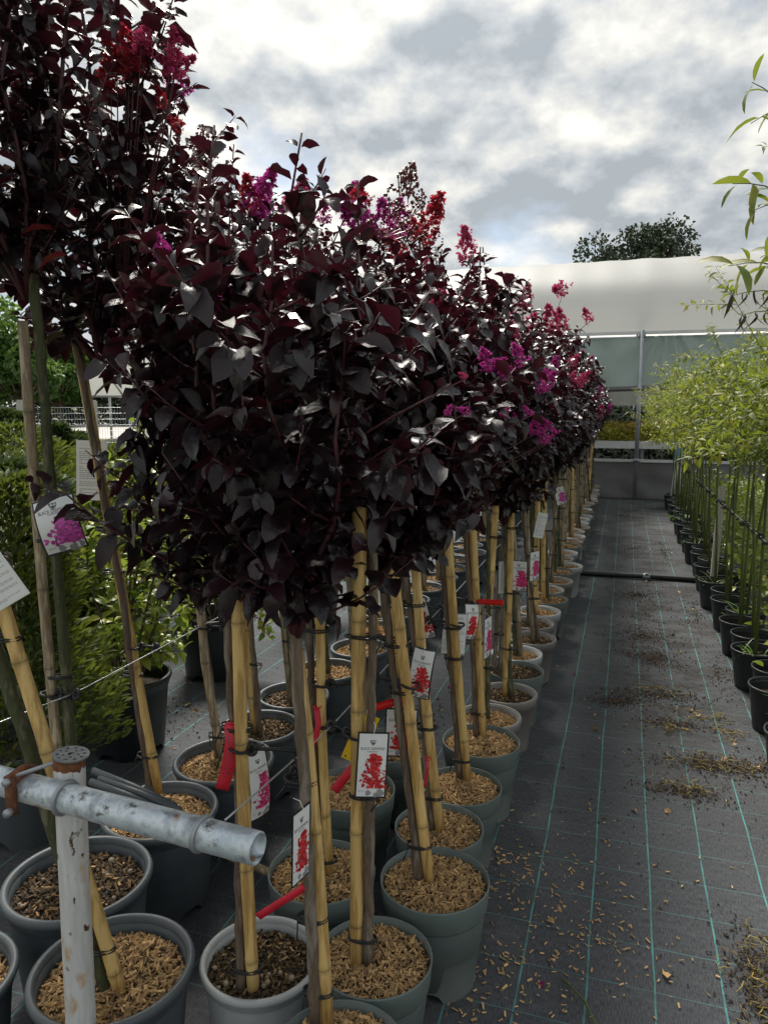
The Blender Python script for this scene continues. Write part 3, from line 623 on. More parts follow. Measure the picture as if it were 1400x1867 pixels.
def potted_tree(label, pos, pot=('sage', 'pot_sage'), scale=1.0, mulch='chips', base=None, top=None, trunk_off=(-.03, .0), trunk_mt='bark', trunk_r=(.012, .009),
                stake_mt='bamboo', stake_r=.0155, crown=None, crown_at=None, cs=(1, 1, 1), crot=0, group=None, seed=0, ties=(.12, .55, .9), flowers=(), buds=(), extra=None, trunk_top=None, split=0, peb=0, flat=None):
    """pos: pot centre on the ground; base/top: stake ends in the world"""
    pos = np.array((pos[0], pos[1], 0.)); t = thing('potted_crape_myrtle', label, 'potted tree', pos, group=group)
    r = np.random.default_rng(seed+1000); kind, pm = pot; pmesh, rmesh = pot_mesh(kind, pm); ir, iz = INNER[kind]
    rot = r.uniform(0, 1.57)
    po = link('pot', pmesh, t, scale=scale, rot=(0, 0, rot)); link('rim', rmesh, po)
    vs = MULCH[mulch]; bed, ch = vs[r.integers(len(vs))]; k = ir*scale/.15
    mo = link('soil' if mulch == 'soil' else 'mulch', bed, t, (0, 0, iz*scale), (0, 0, r.uniform(0, 6)), (k, k, 1)); link('bark_chips', ch, mo, kind='stuff')
    for q in range(peb):
        a, d = r.uniform(0, 6.28), r.uniform(.2, .9)*ir*scale; link('pebble', PEB, t, (d*math.cos(a), d*math.sin(a), iz*scale+.012), (r.uniform(0, 3), r.uniform(0, 3), 0), r.uniform(.009, .018))
    zb = iz*scale-.03
    if base is None: base = pos+np.array((r.uniform(-.02, .02), r.uniform(-.02, .02), zb))
    if top is None: top = base+np.array((r.normal(0, .025), r.normal(0, .025), 1.05))
    base = np.asarray(base, float)-pos; top = np.asarray(top, float)-pos
    link('stake', cane_mesh(base, top, stake_r, stake_mt, seed, flat), t)
    off = np.array((*trunk_off, 0)); ttop = (top+off*1.1) if trunk_top is None else np.asarray(trunk_top)-pos
    b0 = base+off*.9; mid = b0*.5+ttop*.5+np.array((r.normal(0, .006), r.normal(0, .006), 0))
    link('trunk', trunk_mesh([b0, mid, ttop], *trunk_r, trunk_mt, seed), t)
    ang = math.atan2(off[1], off[0]); ax = top-base
    for q in ties:
        c = base+ax*q+off*.5; link('tie', tie_mesh(c, ax, (np.hypot(*trunk_off)*.5+stake_r*1.0+.003, stake_r+.0025, ang), seed+int(q*50)), t)
    if crown is not None:
        cm, bm, tips, LD = crown; ca = (np.asarray(crown_at)-pos) if crown_at is not None else ttop-np.array((0, 0, .04))
        co = link('crown', cm, t, ca, (0, 0, crot), cs, kind='stuff'); link('branches', bm, t, ca, (0, 0, crot), cs)
        Rz = np.array(Matrix.Rotation(crot, 3, 'Z'))
        for i, (kind_, ti, sc) in enumerate(flowers):
            p = ca+Rz@(np.array(tips[ti % len(tips)])*np.array(cs)); ms_ = (BUD if kind_ == 'bud' else PAN[kind_])
            link('bud_cluster' if kind_ == 'bud' else 'flower_cluster', ms_[i % 2], t, p-np.array((0, 0, .03)), (r.normal(0, .3), r.normal(0, .3), r.uniform(0, 6)), sc)
        if split:                        # the foremost leaves of a near crown, each a piece of its own
            P, D, sz = LD; W_ = (P*np.array(cs))@Rz.T+ca+pos; dist = np.linalg.norm(W_-np.array((0, 0, HC)), axis=1)
            for i in np.argsort(dist)[:split]:
                dd = rand_dirs(1, r)[0]*.6+Rz@D[i]; dd /= np.linalg.norm(dd)
                q = Matrix(np.array(frames(dd[None], np.array([r.uniform(-.8, .8)]))[0]).tolist()).to_euler()
                link('leaf', LEAFM[i % 4], t, W_[i]-pos+dd*.004, q, sz[i]*1.05)
    TREES.append(t); return t
PT = potted_tree
HOT = np.array
# ---- front trees, placed from the photograph
PT('black-leaved crape myrtle in foremost sage pot of chips, trunk forked low with a cane', (-.50, 1.262), scale=.93, base=gz(596, 1862, .262), top=gy(541, 1185, 1.31), trunk_off=(-.026, -.006),
   crown=CR[0], crown_at=gy(541, 1165, 1.27), trunk_top=gy(538, 1150, 1.27), trunk_r=(.013, .012), cs=(.92, .92, .92), crot=.4, seed=1, ties=(.08, .24, .55, .95), split=70)
PT('crape myrtle on thick yellow cane carrying the hanging red flower tag at its front', (-.52, 1.545), scale=.93, base=gz(650, 1752, .262), top=gy(656, 884, 1.52), trunk_off=(.030, .004), stake_r=.0165,
   crown=CR[1], crown_at=(-.56, 1.70, 1.14), cs=(.92, .92, .84), crot=2.0, seed=2, ties=(.05, .42, .80), split=30, flowers=(('bud', 0, 1.2), ('red', 3, .6)))
PT('crape myrtle in pale grey rolled pot of dark pebbly compost beside the galvanised pipe', (-.785, 1.47), pot=('rolled', 'pot_pale'), scale=.83, mulch='soil', base=gz(462, 1800, .25), top=gy(432, 948, 1.40), trunk_off=(-.032, -.004),
   stake_r=.017, crown=CR[2], crown_at=gy(425, 1130, 1.40), trunk_top=gy(412, 1110, 1.40), cs=(.80, .80, .92), crot=3.3, seed=3, ties=(.04, .33, .57, .62), split=80, peb=14, flowers=(('bud', 0, .8),), flat=.8)
PT('crape myrtle in sage pot with split bamboo and two thin stems, behind the foremost pots', (-.757, 1.787), base=gz(602, 1600, .262), top=gy(584, 1058, 1.78), trunk_off=(-.036, .0), stake_r=.019,
   crown=CR[3], crown_at=(-.78, 1.78, 1.16), cs=(.95, .95, .95), crot=1.1, seed=4, ties=(.06, .45, .72), flat=.6, split=40, flowers=(('bud', 1, 1), ('red', 2, .6)))
PT('crape myrtle in large sage pot at the path edge, its cane standing off-centre in chips', (-.446, 1.848), scale=1.0, base=gz(783, 1612, .262), top=gy(701, 906, 1.86), trunk_off=(-.030, -.004),
   crown=CR[4], crown_at=(-.54, 1.88, 1.14), cs=(.9, .9, .86), crot=.2, seed=5, ties=(.10, .55, .68, .86), flowers=(('bud', 0, 1.2), ('pink', 2, .7), ('red', 5, .6)), split=30)
PT('crape myrtle in second sage pot along the path, behind the large path-edge pot', (-.503, 2.134), scale=.93, base=gz(802, 1513, .262), top=gy(757, 1024, 2.12), trunk_off=(-.032, .0),
   crown=CR[5], crown_at=(-.56, 2.13, 1.15), cs=(.92, .92, .92), crot=4.4, seed=6, ties=(.12, .33, .72, .95), flowers=(('red', 0, .8), ('magenta', 3, .6)))
PT('crape myrtle whose slim cane carries the printed white care label, in sage pot', (-.489, 2.414), scale=.92, base=gz(852, 1420, .262), top=gy(809, 862, 2.40), trunk_off=(-.030, .0),
   crown=CR[0], crown_at=(-.64, 2.56, 1.14), cs=(.95, .95, 1.0), crot=2.6, seed=7, ties=(.06, .45, .56), flowers=(('bud', 0, 1.2), ('red', 6, .7)))
PT('crape myrtle in sage pot beside the first taupe pot, cane with red flag', (-.482, 2.738), base=gz(881, 1348, .262), top=gy(857, 858, 2.74), trunk_off=(-.03, .0),
   crown=CR[1], crown_at=(-.60, 2.92, 1.16), cs=(.95, .95, .98), crot=5.4, seed=8, ties=(.10, .40, .52, .9), flowers=(('pink', 0, .8),))
PT('crape myrtle in sage pot behind the yellow sticky card', (-.836, 2.237), base=(-.80, 2.24, .235), top=(-.83, 2.2, 1.2), trunk_off=(.03, 0), stake_mt='bamboo_old',
   crown=CR[2], cs=(.95, .95, 1.0), crot=.8, seed=9, ties=(.3, .7), flowers=(('magenta', 0, .8), ('bud', 3, 1)))
PT('crape myrtle in sage pot between the care label cane and the back row', (-.80, 2.60), base=(-.78, 2.60, .235), top=(-.80, 2.6, 1.2), trunk_off=(.03, 0),
   crown=CR[4], cs=(.95, .95, 1.02), crot=1.9, seed=10, ties=(.3, .7), flowers=(('magenta', 0, .8),))
# ---- tall row on the left
tall = 'tall crape myrtles in blue-grey pots'
PT('tall crape myrtle leaning out of a blue-grey chip-filled pot behind the white post', (-1.055, 1.27), pot=('rolled', 'pot_blue'), scale=1.03, base=gz(226, 1828, .255), top=gy(-40, 960, 1.18), trunk_off=(-.034, -.01), stake_mt='bamboo', trunk_mt='mossy_bark', trunk_r=(.016, .014),
   crown=CT[0], crown_at=(-1.50, 1.20, 1.80), trunk_top=(-1.50, 1.20, 1.82), seed=11, ties=(.12, .86), cs=(.8, .8, .9), crot=.5)
PT('tall crape myrtle with mossy green trunk and grey cane in blue-grey compost pot', (-1.339, 1.50), pot=('rolled', 'pot_blue'), scale=1.08, mulch='soil', base=gz(128, 1600, .24), top=gy(42, 585, 1.56), trunk_off=(.036, .01), stake_mt='bamboo_old', trunk_mt='mossy_bark', trunk_r=(.015, .013), stake_r=.014,
   crown=CT[1], crown_at=gy(48, 545, 1.58), trunk_top=gy(62, 500, 1.58), seed=12, ties=(.35, .6, .98), cs=(.95, .95, 1.0), crot=1.4, flowers=(('red', 0, 1), ('bud', 2, 1)), peb=8)
PT('tall crape myrtle with long leaning cane and white care label, red flowers on top', (-1.347, 1.883), pot=('rolled', 'pot_blue'), scale=1.02, base=gz(293, 1462, .25), top=gy(131, 568, 1.93), trunk_off=(-.034, -.004), trunk_r=(.0125, .010),
   crown=CT[2], crown_at=(-1.50, 1.90, 1.70), trunk_top=(-1.58, 1.90, 1.76), seed=13, ties=(.1, .45, .80, .94), cs=(1.3, 1.3, 1.12), crot=2.2)
PT('tall crape myrtle with weathered cane in blue-grey pot next to the red ribbon', (-1.327, 2.243), pot=('rolled', 'pot_blue'), scale=1.02, base=gz(412, 1400, .25), top=gy(366, 1110, 2.24), trunk_off=(-.03, 0), stake_mt='bamboo_old', trunk_top=(-1.45, 2.26, 1.49),
   crown=CT[3], crown_at=(-1.45, 2.26, 1.45), seed=14, ties=(.2, .8), cs=(1, 1, 1.05), crot=.4, flowers=(('magenta', 0, .8), ('bud', 1, 1)))
PT('tall crape myrtle in a blue-grey pot cut by the picture edge', (-1.42, 1.12), pot=('rolled', 'pot_blue'), scale=1.0, mulch='chips', base=(-1.52, 1.05, .25), top=(-1.9, 1.05, 1.6), trunk_off=(-.03, 0), seed=15, ties=(.2, .8))
r = np.random.default_rng(5)
y = 2.60; i = 0
while y < 12.6:
    x = -1.34+r.normal(0, .03); base = np.array((x+r.normal(0, .02), y, .24)); tt = np.array((x-.06+r.normal(0, .04), y+r.normal(0, .03), 1.34+r.normal(0, .06)))
    fl = [(r.choice(['magenta', 'pink', 'bud', 'red', 'bud']), int(q), r.uniform(.6, 1.0)) for q in r.integers(0, 8, 4)]
    sc_ = float(np.clip(1.06-.022*(y-2.6), .86, 1.06)); dk = i % 5 in (0, 1)
    stk = str(r.choice(('bamboo', 'bamboo_old'))); cols = {c_ for c_, _, _ in fl if c_ != 'bud'}; fw = '-'.join(sorted(cols)) + ' flowers' if cols else 'flower buds only'
    PT('tall back-row crape myrtle, %s cane, %s, blue-grey pot of %s' % ('yellow' if stk == 'bamboo' else 'weathered', fw, 'dark compost' if dk else 'bark chips'), (x, y), pot=('rolled', 'pot_blue'), scale=.92, mulch='soil' if dk else ('chips' if y < 5 else 'far'),
       base=base, top=base+(tt-base)*.85, trunk_top=tt, trunk_off=(r.choice((-.03, .03)), 0), stake_mt=stk, trunk_mt=r.choice(('bark', 'mossy_bark')), crown=CT[i % 4], crown_at=tt-np.array((0, 0, .05)), cs=(.95, .95, sc_), crot=r.uniform(0, 6.28), seed=40+i, ties=(.3, .8), flowers=fl,
       group='tall crape myrtles of the back row')
    y += r.uniform(.33, .37); i += 1
# ---- the row along the path, beyond the sage pots
kinds = [('taupe', ('band', 'pot_taupe')), ('taupe', ('band', 'pot_taupe')), ('sage', ('sage', 'pot_sage')), ('pale grey', ('band', 'pot_pale')), ('taupe', ('band', 'pot_taupe')), ('taupe', ('band', 'pot_taupe')), ('pale grey', ('band', 'pot_pale')), ('sage', ('sage', 'pot_sage'))]
y = 3.05; i = 0
while y < 12.8:
    cname, pk = kinds[i % 8] if i < 10 else kinds[int(r.integers(0, 8))]
    x = -.475+r.normal(0, .018)+(.07 if abs(y-6.2) < .15 else 0); base = np.array((x+r.normal(0, .02)-.02, y, .23)); tt = np.array((x-.07+r.normal(0, .03), y+r.normal(0, .02), 1.16+r.normal(0, .05)))
    h = .83+r.normal(0, .06)+(.10 if 3.4 < y < 6.5 else 0); fl = [(r.choice(['magenta', 'pink', 'pink', 'bud', 'bud']), int(q), r.uniform(.6, 1.0)) for q in r.integers(0, 9, 4 if y > 4 else 2)]
    mossy = r.uniform() < .5
    stk = 'bamboo' if r.uniform() < .35 else 'bamboo_old'; cols = {str(c_) for c_, _, _ in fl if c_ != 'bud'}; fw = '-'.join(sorted(cols)) + ' flowers' if cols else 'flower buds only'
    PT(f"path crape myrtle in {cname} pot, {'yellow' if stk == 'bamboo' else 'weathered'} cane, {'mossy' if mossy else 'brown'} trunk, {fw}".replace(' flowers', ' bloom'), (x, y), pot=pk, scale=.92 if pk[0] == 'sage' else .9, mulch=('soil' if i % 3 else 'chips') if y < 5 else 'far',
       base=base, top=tt+np.array((.03, 0, .1*r.uniform(-1, 1))), trunk_top=tt, trunk_off=(r.choice((-.032, .032)), .0), stake_mt=stk, trunk_mt='mossy_bark' if mossy else 'bark', crown=CR[i % 6], crown_at=tt-np.array((0, 0, .04)),
       cs=(.88, .88, h), crot=r.uniform(0, 6.28), seed=90+i, ties=(.25, .5, .8), flowers=fl, group='crape myrtles lining the path')
    y += r.uniform(.280, .305); i += 1

# ---- flower heads at the places the photograph shows them (hung on the nearest crown)
def head(px, py, Y0, col, sc, n=1, spread=.04):
    if px >= 790 and py > 500:           # on the path-side face of the row of crowns
        rx, ry, _ = ray(px, py); Yf = ry*((-.285 if py > 625 else -.44)/rx) if rx < 0 else Y0
        if 0 < Yf < Y0: sc *= (.66 if py > 625 else 1.0)*Yf/Y0; spread *= 1.15*Yf/Y0; n = max(1, round(n*.7)); Y0 = Yf
    p = gy(px, py, Y0); rr = np.random.default_rng(int(px*7+py))
    best = min((t for t in TREES), key=lambda t: (t.location.x-p[0])**2+(t.location.y-p[1])**2)
    for k in range(n):
        q = p+rr.normal(0, spread, 3)*(k > 0)-np.array(best.location)
        hub = np.array((-.06, 0., min(q[2]-.22, 1.75))); md = q*.55+hub*.45+np.array((0, 0, -.02))
        link('flower_stalk', MB().tube([hub, md, q-np.array((0, 0, .05)), q-np.array((0, 0, .035))], [.003, .0022, .0014, .0008], 5).mesh('flower_stalk', 'dark_twig'), best)
        link('flower_cluster', PAN[col][k % 2], best, q-np.array((0, 0, .05)), (rr.normal(0, .5), rr.normal(0, .5), rr.uniform(0, 6)), sc*rr.uniform(.7, 1.1))
for a in ((235, 85, 1.75, 'red', .55, 4, .03), (320, 80, 1.72, 'pink', .6, 4, .025), (200, 125, 1.75, 'red', .55, 3, .03), (300, 160, 1.8, 'red', .4, 2, .04),
          (302, 425, 1.22, 'magenta', .42, 1, 0), (358, 503, 1.22, 'magenta', .45, 2, .012), (435, 460, 1.25, 'magenta', .35, 1, 0), (370, 470, 1.2, 'magenta', .25, 2, .02),
          (665, 335, 1.75, 'red', .5, 2, .04), (672, 385, 1.75, 'magenta', .6, 2, .04), (590, 370, 1.9, 'magenta', .4, 2, .05), (733, 438, 2.0, 'red', .5, 2, .03), (530, 345, 1.8, 'pink', .5, 2, .04),
          (680, 555, 1.7, 'pink', .5, 1, 0), (775, 530, 2.2, 'pink', .6, 2, .05), (700, 620, 1.75, 'red', .35, 1, 0),
          (930, 590, 3.6, 'pink', 1.1, 4, .10), (910, 645, 3.2, 'magenta', 1.0, 5, .09), (1012, 590, 5.6, 'pink', 1.3, 6, .14), (990, 690, 4.0, 'magenta', 1.2, 6, .07), (973, 765, 4.0, 'magenta', .9, 3, .045), (995, 787, 4.1, 'magenta', .4, 1, 0),
          (915, 720, 3.4, 'magenta', .6, 3, .05), (815, 700, 2.7, 'magenta', .5, 3, .06), (1040, 650, 6.4, 'pink', 1.2, 5, .18), (1075, 650, 8.5, 'pink', 1.2, 3, .2), (940, 735, 3.6, 'magenta', .5, 2, .04), (1085, 725, 8.5, 'pink', 1.0, 2, .15), (850, 640, 2.9, 'pink', .5, 2, .06)):
    head(*a)
# a long side branch with big single leaves, reaching out to the left
sb = TREES[2]; so_ = np.array(sb.location)
bp = np.array([gy(*q, Y_)-so_ for q, Y_ in (((395, 1090), 1.38), ((320, 1030), 1.32), ((245, 990), 1.27), ((180, 950), 1.22), ((120, 900), 1.18), ((60, 880), 1.16))])
link('branch', MB().tube(bp, np.linspace(.0045, .0015, 6), 6).mesh('branch', 'dark_twig'), sb)
rr = np.random.default_rng(3); Pq = []
shoot_leaves(bp, .030, .066, rr, Pq, .05)
for i, (p, d, s_) in enumerate(Pq):
    q = Matrix(frames(np.array([d]), np.array([rr.uniform(-.6, .6)]))[0].tolist()).to_euler(); link('leaf', LEAFM[i % 4], sb, p, q, s_)
for px, py, Y0 in ((100, 420, 1.5), (122, 465, 1.5)):
    link('leaf', MB().add(LT[0][0], LT[0][1], .0).mesh('leaf', 'red_leaf'), TREES[11], gy(px, py, Y0)-np.array(TREES[11].location), (rr.uniform(-.6, .2), rr.uniform(-.5, .5), rr.uniform(1, 3)), .075, label='young red leaf')

# ------------------------------------------------------------------ tags, ribbons
def text_data(body, size):
    cu = bpy.data.curves.new('txt', 'FONT'); cu.body = body; cu.size = size; cu.align_x = 'CENTER'; cu.resolution_u = 2
    o = bpy.data.objects.new('txt', cu); C.objects.link(o); dg = bpy.context.evaluated_depsgraph_get(); me = o.evaluated_get(dg).to_mesh()
    V = np.array([v.co[:] for v in me.vertices]); Fc = [tuple(p.vertices) for p in me.polygons]
    bpy.data.objects.remove(o); bpy.data.curves.remove(cu); return V, Fc
TXT = [text_data('BLACK DIAMOND', .0092), text_data('CRAPEMYRTLES', .0045)]
TXT2 = text_data('RED HOT', .0045)
def discs(cen, rad, n=7):
    V, Fc = [], []
    for (x, y), q in zip(cen, rad):
        k = len(V); V += [(x+q*math.cos(a)*(1+.25*math.cos(3*a)), y+q*math.sin(a)) for a in np.arange(n)*6.283/n]; Fc.append(tuple(range(k, k+n)))
    return np.array([(a, b, 0) for a, b in V]), Fc
def plant_tag(label, c, face, w=.072, h=.16, col='red', bend=0.0, roll=0.0, pitch=0.0, kind='flower', group=None):
    """face: heading of the printed side (radians about Z, 0 faces -Y); c: centre"""
    t = thing('plant_tag', label, 'plant tag', c, 0, group); t.rotation_euler = (pitch, roll, face); r = np.random.default_rng(int(abs(c[0]*1000+c[1]*777)))
    def bd(V, off):
        V = np.asarray(V, float); x, y = V[:, 0], V[:, 1]
        return np.stack((x, -off+bend*(y/h*2)**2*.012+bend*(x/w*2)**2*.006, y), 1)
    def grid(x0, x1, y0, y1, nx=6, ny=10):
        X, Y = np.meshgrid(np.linspace(x0, x1, nx+1), np.linspace(y0, y1, ny+1)); V = np.stack((X.ravel(), Y.ravel(), 0*X.ravel()), 1)
        return V, [(j*(nx+1)+i, j*(nx+1)+i+1, (j+1)*(nx+1)+i+1, (j+1)*(nx+1)+i) for j in range(ny) for i in range(nx)]
    V, Fc = grid(-w/2, w/2, -h/2, h/2); b = MB()
    m = .004 if kind == 'flower' else .0025
    b.add(bd(V, 0), Fc).add(bd(V, -.0009), [f[::-1] for f in Fc])
    link('card', b.mesh('card', 'tag_black' if kind == 'flower' else ('tag_white' if kind == 'plain' else 'ink_grey')), t)
    V, Fc = grid(-w/2+m, w/2-m, -h/2+m, h/2-m); link('print_face', MB().add(bd(V, .0005), Fc).mesh('print_face', 'tag_white'), t)
    if kind != 'plain' or True:
        V, Fc = grid(-w/2+m, w/2-m, -h/2+m, h/2-m); link('back_face', MB().add(bd(V, -.0014), [f[::-1] for f in Fc]).mesh('back_face', 'tag_white'), t)
    if kind == 'flower':
        k = w/.072
        for (V, Fc), yy in ((TXT[0], .037), (TXT[1], .031)):
            link('lettering', MB().add(bd(V*np.array((k*.74, k, 1))+np.array((0, h*(yy/.16), 0)), .0009), Fc).mesh('lettering', 'ink', False), t)
        V, Fc = TXT2; link('lettering', MB().add(bd(V*np.array((k*.7, k, 1))+np.array((-w*.3, -h*.40, 0)), .0009), Fc).mesh('lettering', 'ink_grey', False), t)
        y0 = h*.335; s_ = w*.10; em = MB()       # faceted stone emblem
        for tri in (((-1, .9), (-.45, .9), (-.62, .35)), ((-.4, .9), (.4, .9), (0, .35)), ((.45, .9), (1, .9), (.62, .35)), ((-1.0, .78), (-.66, .3), (-1.05, .45)), ((-.95, .3), (-.5, .25), (-.08, -.9)), ((-.42, .25), (.42, .25), (0, -.85)), ((.95, .3), (.5, .25), (.08, -.9))):
            em.add(bd(np.array([(a*s_, y0+b_*s_, 0) for a, b_ in tri]), .0009), [(0, 1, 2)])
        link('emblem', em.mesh('emblem', 'ink', False), t)
        pm = {'red': ('print_red', -.07), 'magenta': ('print_magenta', .1), 'pink': ('print_pink', 0)}[col]
        n = 330; u = r.uniform(size=n); hh = h*.5
        px_ = r.normal(0, 1, n)*w*.185*np.sqrt(np.clip(1.2-u, .1, 1))+w*(.08 if col == 'red' else .16); py_ = -h*.34+hh*u
        px_ = np.clip(px_, -w*.40, w*.44)
        V, Fc = discs(list(zip(px_, py_)), r.uniform(.022, .055, n)*w, 7)
        zoff = np.repeat(.0009+np.arange(n)*3e-6, 7)
        bb = bd(V, 0); bb[:, 1] -= zoff; link('flower_print', MB().add(bb, Fc, np.repeat(r.uniform(0, 1, n)**1.3, 7)).mesh('flower_print', pm[0], False), t)
        V, Fc = discs([(-w*.08, -h*.42), (w*.3, -h*.42), (w*.16, -h*.45)], [w*.09, w*.13, w*.08], 9); link('leaf_print', MB().add(bd(V, .0008), Fc).mesh('leaf_print', 'ink_grey', False), t)
    else:
        tx = MB(); y_ = h*.36
        if kind == 'care':
            V, Fc = TXT[0]; tx.add(bd(V*np.array((w/.072*.6, w/.072*.8, 1))+np.array((0, h*.36, 0)), .0009), Fc); y_ = h*.28
        while y_ > -h*.42:                       # lines of small print: broken dashes
            x_ = -w*.40
            while x_ < w*.36:
                ln = r.uniform(.05, .16)*w; V, Fc = grid(x_, min(x_+ln, w*.4), y_, y_+h*.010, 1, 1); tx.add(bd(V, .0009), Fc); x_ += ln+w*.02
                if r.uniform() < .12: break
            y_ -= h*.032*r.choice((1, 1, 1, 1.8))
        link('small_print', tx.mesh('small_print', 'ink_grey', False), t)
    s = MB(); s.tube([(0, .001, h*.46), (0, -.004, h*.5), (.003, .006, h*.5+.012), (0, .02, h*.5+.016)], .0009, 5); link('tag_string', s.mesh('tag_string', 'string'), t)
    return t
def ta(px, py, Y0): return gy(px, py, Y0)
fc = .30   # facing the camera
plant_tag('black-edged tag with red flower picture hanging on the thick yellow cane', ta(678, 1395, 1.470), fc+.12, .070, .150, roll=R(4), pitch=R(-4))
plant_tag('red flower tag half hidden behind the leaning cane of the path-edge pot', ta(731, 1336, 1.93), fc, .092, .145, roll=R(2))
plant_tag('red flower tag twisted and tapering, hung between two canes above the chips', ta(765, 1232, 2.06), fc-.3, .070, .158, bend=1.5, roll=R(8))
plant_tag('red flower tag turned nearly edge-on against the foremost sage pot cane', ta(549, 1540, 1.245), fc+1.13, .066, .150, roll=R(3))
plant_tag('curved tag with magenta flower picture on the grey cane', ta(105, 957, 1.43), fc+.25, .098, .135, col='magenta', bend=2.0, roll=R(-14), pitch=R(-8))
plant_tag('white care label with columns of small print behind the long leaning cane', ta(168, 858, 2.02), fc+.1, .098, .195, kind='plain', roll=R(3))
plant_tag('white printed label cut by the picture edge beside the leaning cane', ta(-2, 1062, 1.15), fc+.2, .075, .10, kind='plain', roll=R(-30))
plant_tag('white care label with grey frame and small print behind the slim cane', ta(828, 1156, 2.52), fc+.1, .088, .150, kind='care', roll=R(4))
plant_tag('small red flower tag turned sideways between the care label and flagged cane', ta(861, 1135, 2.70), fc+.7, .078, .140, bend=1.0, roll=R(10))
plant_tag('red flower tag tilted in the shade behind the forked leaning canes', ta(768, 1128, 2.5), fc-.5, .08, .15, roll=R(-18))
plant_tag('narrow pink flower tag seen edge-on beside a mossy trunk', ta(889, 1162, 2.88), fc+1.05, .08, .17, col='pink')
plant_tag('white label blank to the path, in the taupe pot stretch', ta(921, 1052, 3.35), fc+.5, .075, .15, kind='plain')
plant_tag('pink flower tag beside the blank white label', ta(945, 1050, 3.5), fc-.4, .085, .15, col='pink')
plant_tag('pink flower tag with white corner, on a mossy trunk', ta(974, 1032, 3.9), fc+.8, .09, .16, col='pink')
plant_tag('white label tilted under the last low crown', ta(985, 958, 4.4), fc+.3, .065, .15, kind='plain', roll=R(12))
plant_tag('magenta flower tag tilted near the far end of the pots', ta(1021, 904, 5.6), fc, .08, .14, col='magenta', roll=R(-14))
plant_tag('pink flower tag crumpled behind the cane of the pale grey pot', ta(476, 1432, 1.60), fc+.9, .07, .19, col='pink', bend=1.0, roll=R(-4))
def ribbon(label, P, wd, mt, roll=0.0, nrm=None, printed=False, group=None):
    P = np.array(P); n = 14; k = np.linspace(0, 1, len(P)); t = np.linspace(0, 1, n); pts = np.stack([np.interp(t, k, P[:, i]) for i in range(3)], 1)
    tg = np.gradient(pts, axis=0); tg /= np.linalg.norm(tg, axis=1)[:, None]; view = pts-np.array((0, 0, HC)); sd = np.cross(tg, view); sd /= np.linalg.norm(sd, axis=1)[:, None]
    nr = np.cross(sd, tg); sd = sd*np.cos(roll)+nr*np.sin(roll); nr = np.cross(sd, tg); o0 = pts.mean(0)
    V = []
    for i in range(n): V += [pts[i]-sd[i]*wd/2-o0, pts[i]+sd[i]*wd/2-o0, pts[i]+sd[i]*wd/2+nr[i]*.0006-o0, pts[i]-sd[i]*wd/2+nr[i]*.0006-o0]
    Fc = [(i*4+a, i*4+(a+1) % 4, (i+1)*4+(a+1) % 4, (i+1)*4+a) for i in range(n-1) for a in range(4)]+[(0, 3, 2, 1), tuple(range((n-1)*4, n*4))]
    th = thing('marker_ribbon', label, 'ribbon', o0, group=group)
    link('strip', MB().add(V, Fc).mesh('strip', mt), th)
    if printed:
        b = MB(); rr_ = np.random.default_rng(2)
        sg = 1 if np.dot(nr[5], view[5]) < 0 else -1
        for row in (-.22, .0, .22):
            q = 3.0
            while q < n-3:
                l_ = rr_.uniform(.3, .9); i0 = int(q); a = pts[i0]+(pts[i0+1]-pts[i0])*(q-i0)-o0+sd[i0]*wd*row+nr[i0]*(.0012 if sg > 0 else -.0008)
                e = tg[i0]*l_*.008; f_ = sd[i0]*.0011; b.add([a-f_, a+e-f_, a+e+f_, a+f_], [(0, 1, 2, 3)]); q += l_*.9+.25
        link('small_print', b.mesh('small_print', 'ink', False), th)
    kn = pts[0]-o0; link('loop', MB().tube([kn+np.array((.011*math.cos(a), .011*math.sin(a)+.008, 0)) for a in np.linspace(0, 6.28, 14)], .0018, 6).mesh('loop', mt), th)
    return th
ribbon('red printed ribbon hanging straight down in front of the trunk by the pipe', [ta(421, 1318, 1.38), ta(424, 1350, 1.365), ta(418, 1390, 1.36), ta(405, 1440, 1.36)], .030, 'ribbon', printed=True)
ribbon('narrow red ribbon curling along the split bamboo', [ta(577, 1290, 1.76), ta(581, 1320, 1.74), ta(574, 1352, 1.73), ta(567, 1358, 1.73)], .016, 'ribbon', .3)
ribbon('bright red ribbon sticking out sideways above the half hidden flower tag', [ta(735, 1279, 1.88), ta(715, 1281, 1.86), ta(684, 1290, 1.85)], .020, 'ribbon_red')
ribbon('crimson ribbon slanting behind the hanging red flower tag', [ta(645, 1397, 1.56), ta(628, 1418, 1.55), ta(609, 1442, 1.55)], .022, 'ribbon')
ribbon('crimson ribbon slanting over the pale grey pot of compost', [ta(556, 1618, 1.29), ta(520, 1640, 1.28), ta(470, 1672, 1.28)], .017, 'ribbon', .5)
ribbon('bright red ribbon standing out level from the flagged cane', [ta(872, 1097, 2.73), ta(895, 1098, 2.72), ta(918, 1099, 2.72)], .020, 'ribbon_red')
ribbon('thin pink ribbon tail tied low above the second chip pot', [ta(778, 1385, 2.06), ta(780, 1400, 2.05), ta(774, 1435, 2.05)], .010, 'ribbon', .6)
ribbon('red ribbon in the shade under the crown behind', [ta(765, 1033, 2.35), ta(752, 1034, 2.35), ta(742, 1033, 2.35)], .014, 'ribbon_red')
yc = thing('sticky_card', 'yellow sticky insect card with punched holes behind the red flower tag', 'card', ta(655, 1350, 1.60)); yc.rotation_euler = (0, R(22), fc-.2)
link('card', MB().box((0, 0, 0), (.05, .0012, .12)).box((.008, -.0002, .064), (.034, .0012, .02)).mesh('card', 'yellow_card', False), yc)
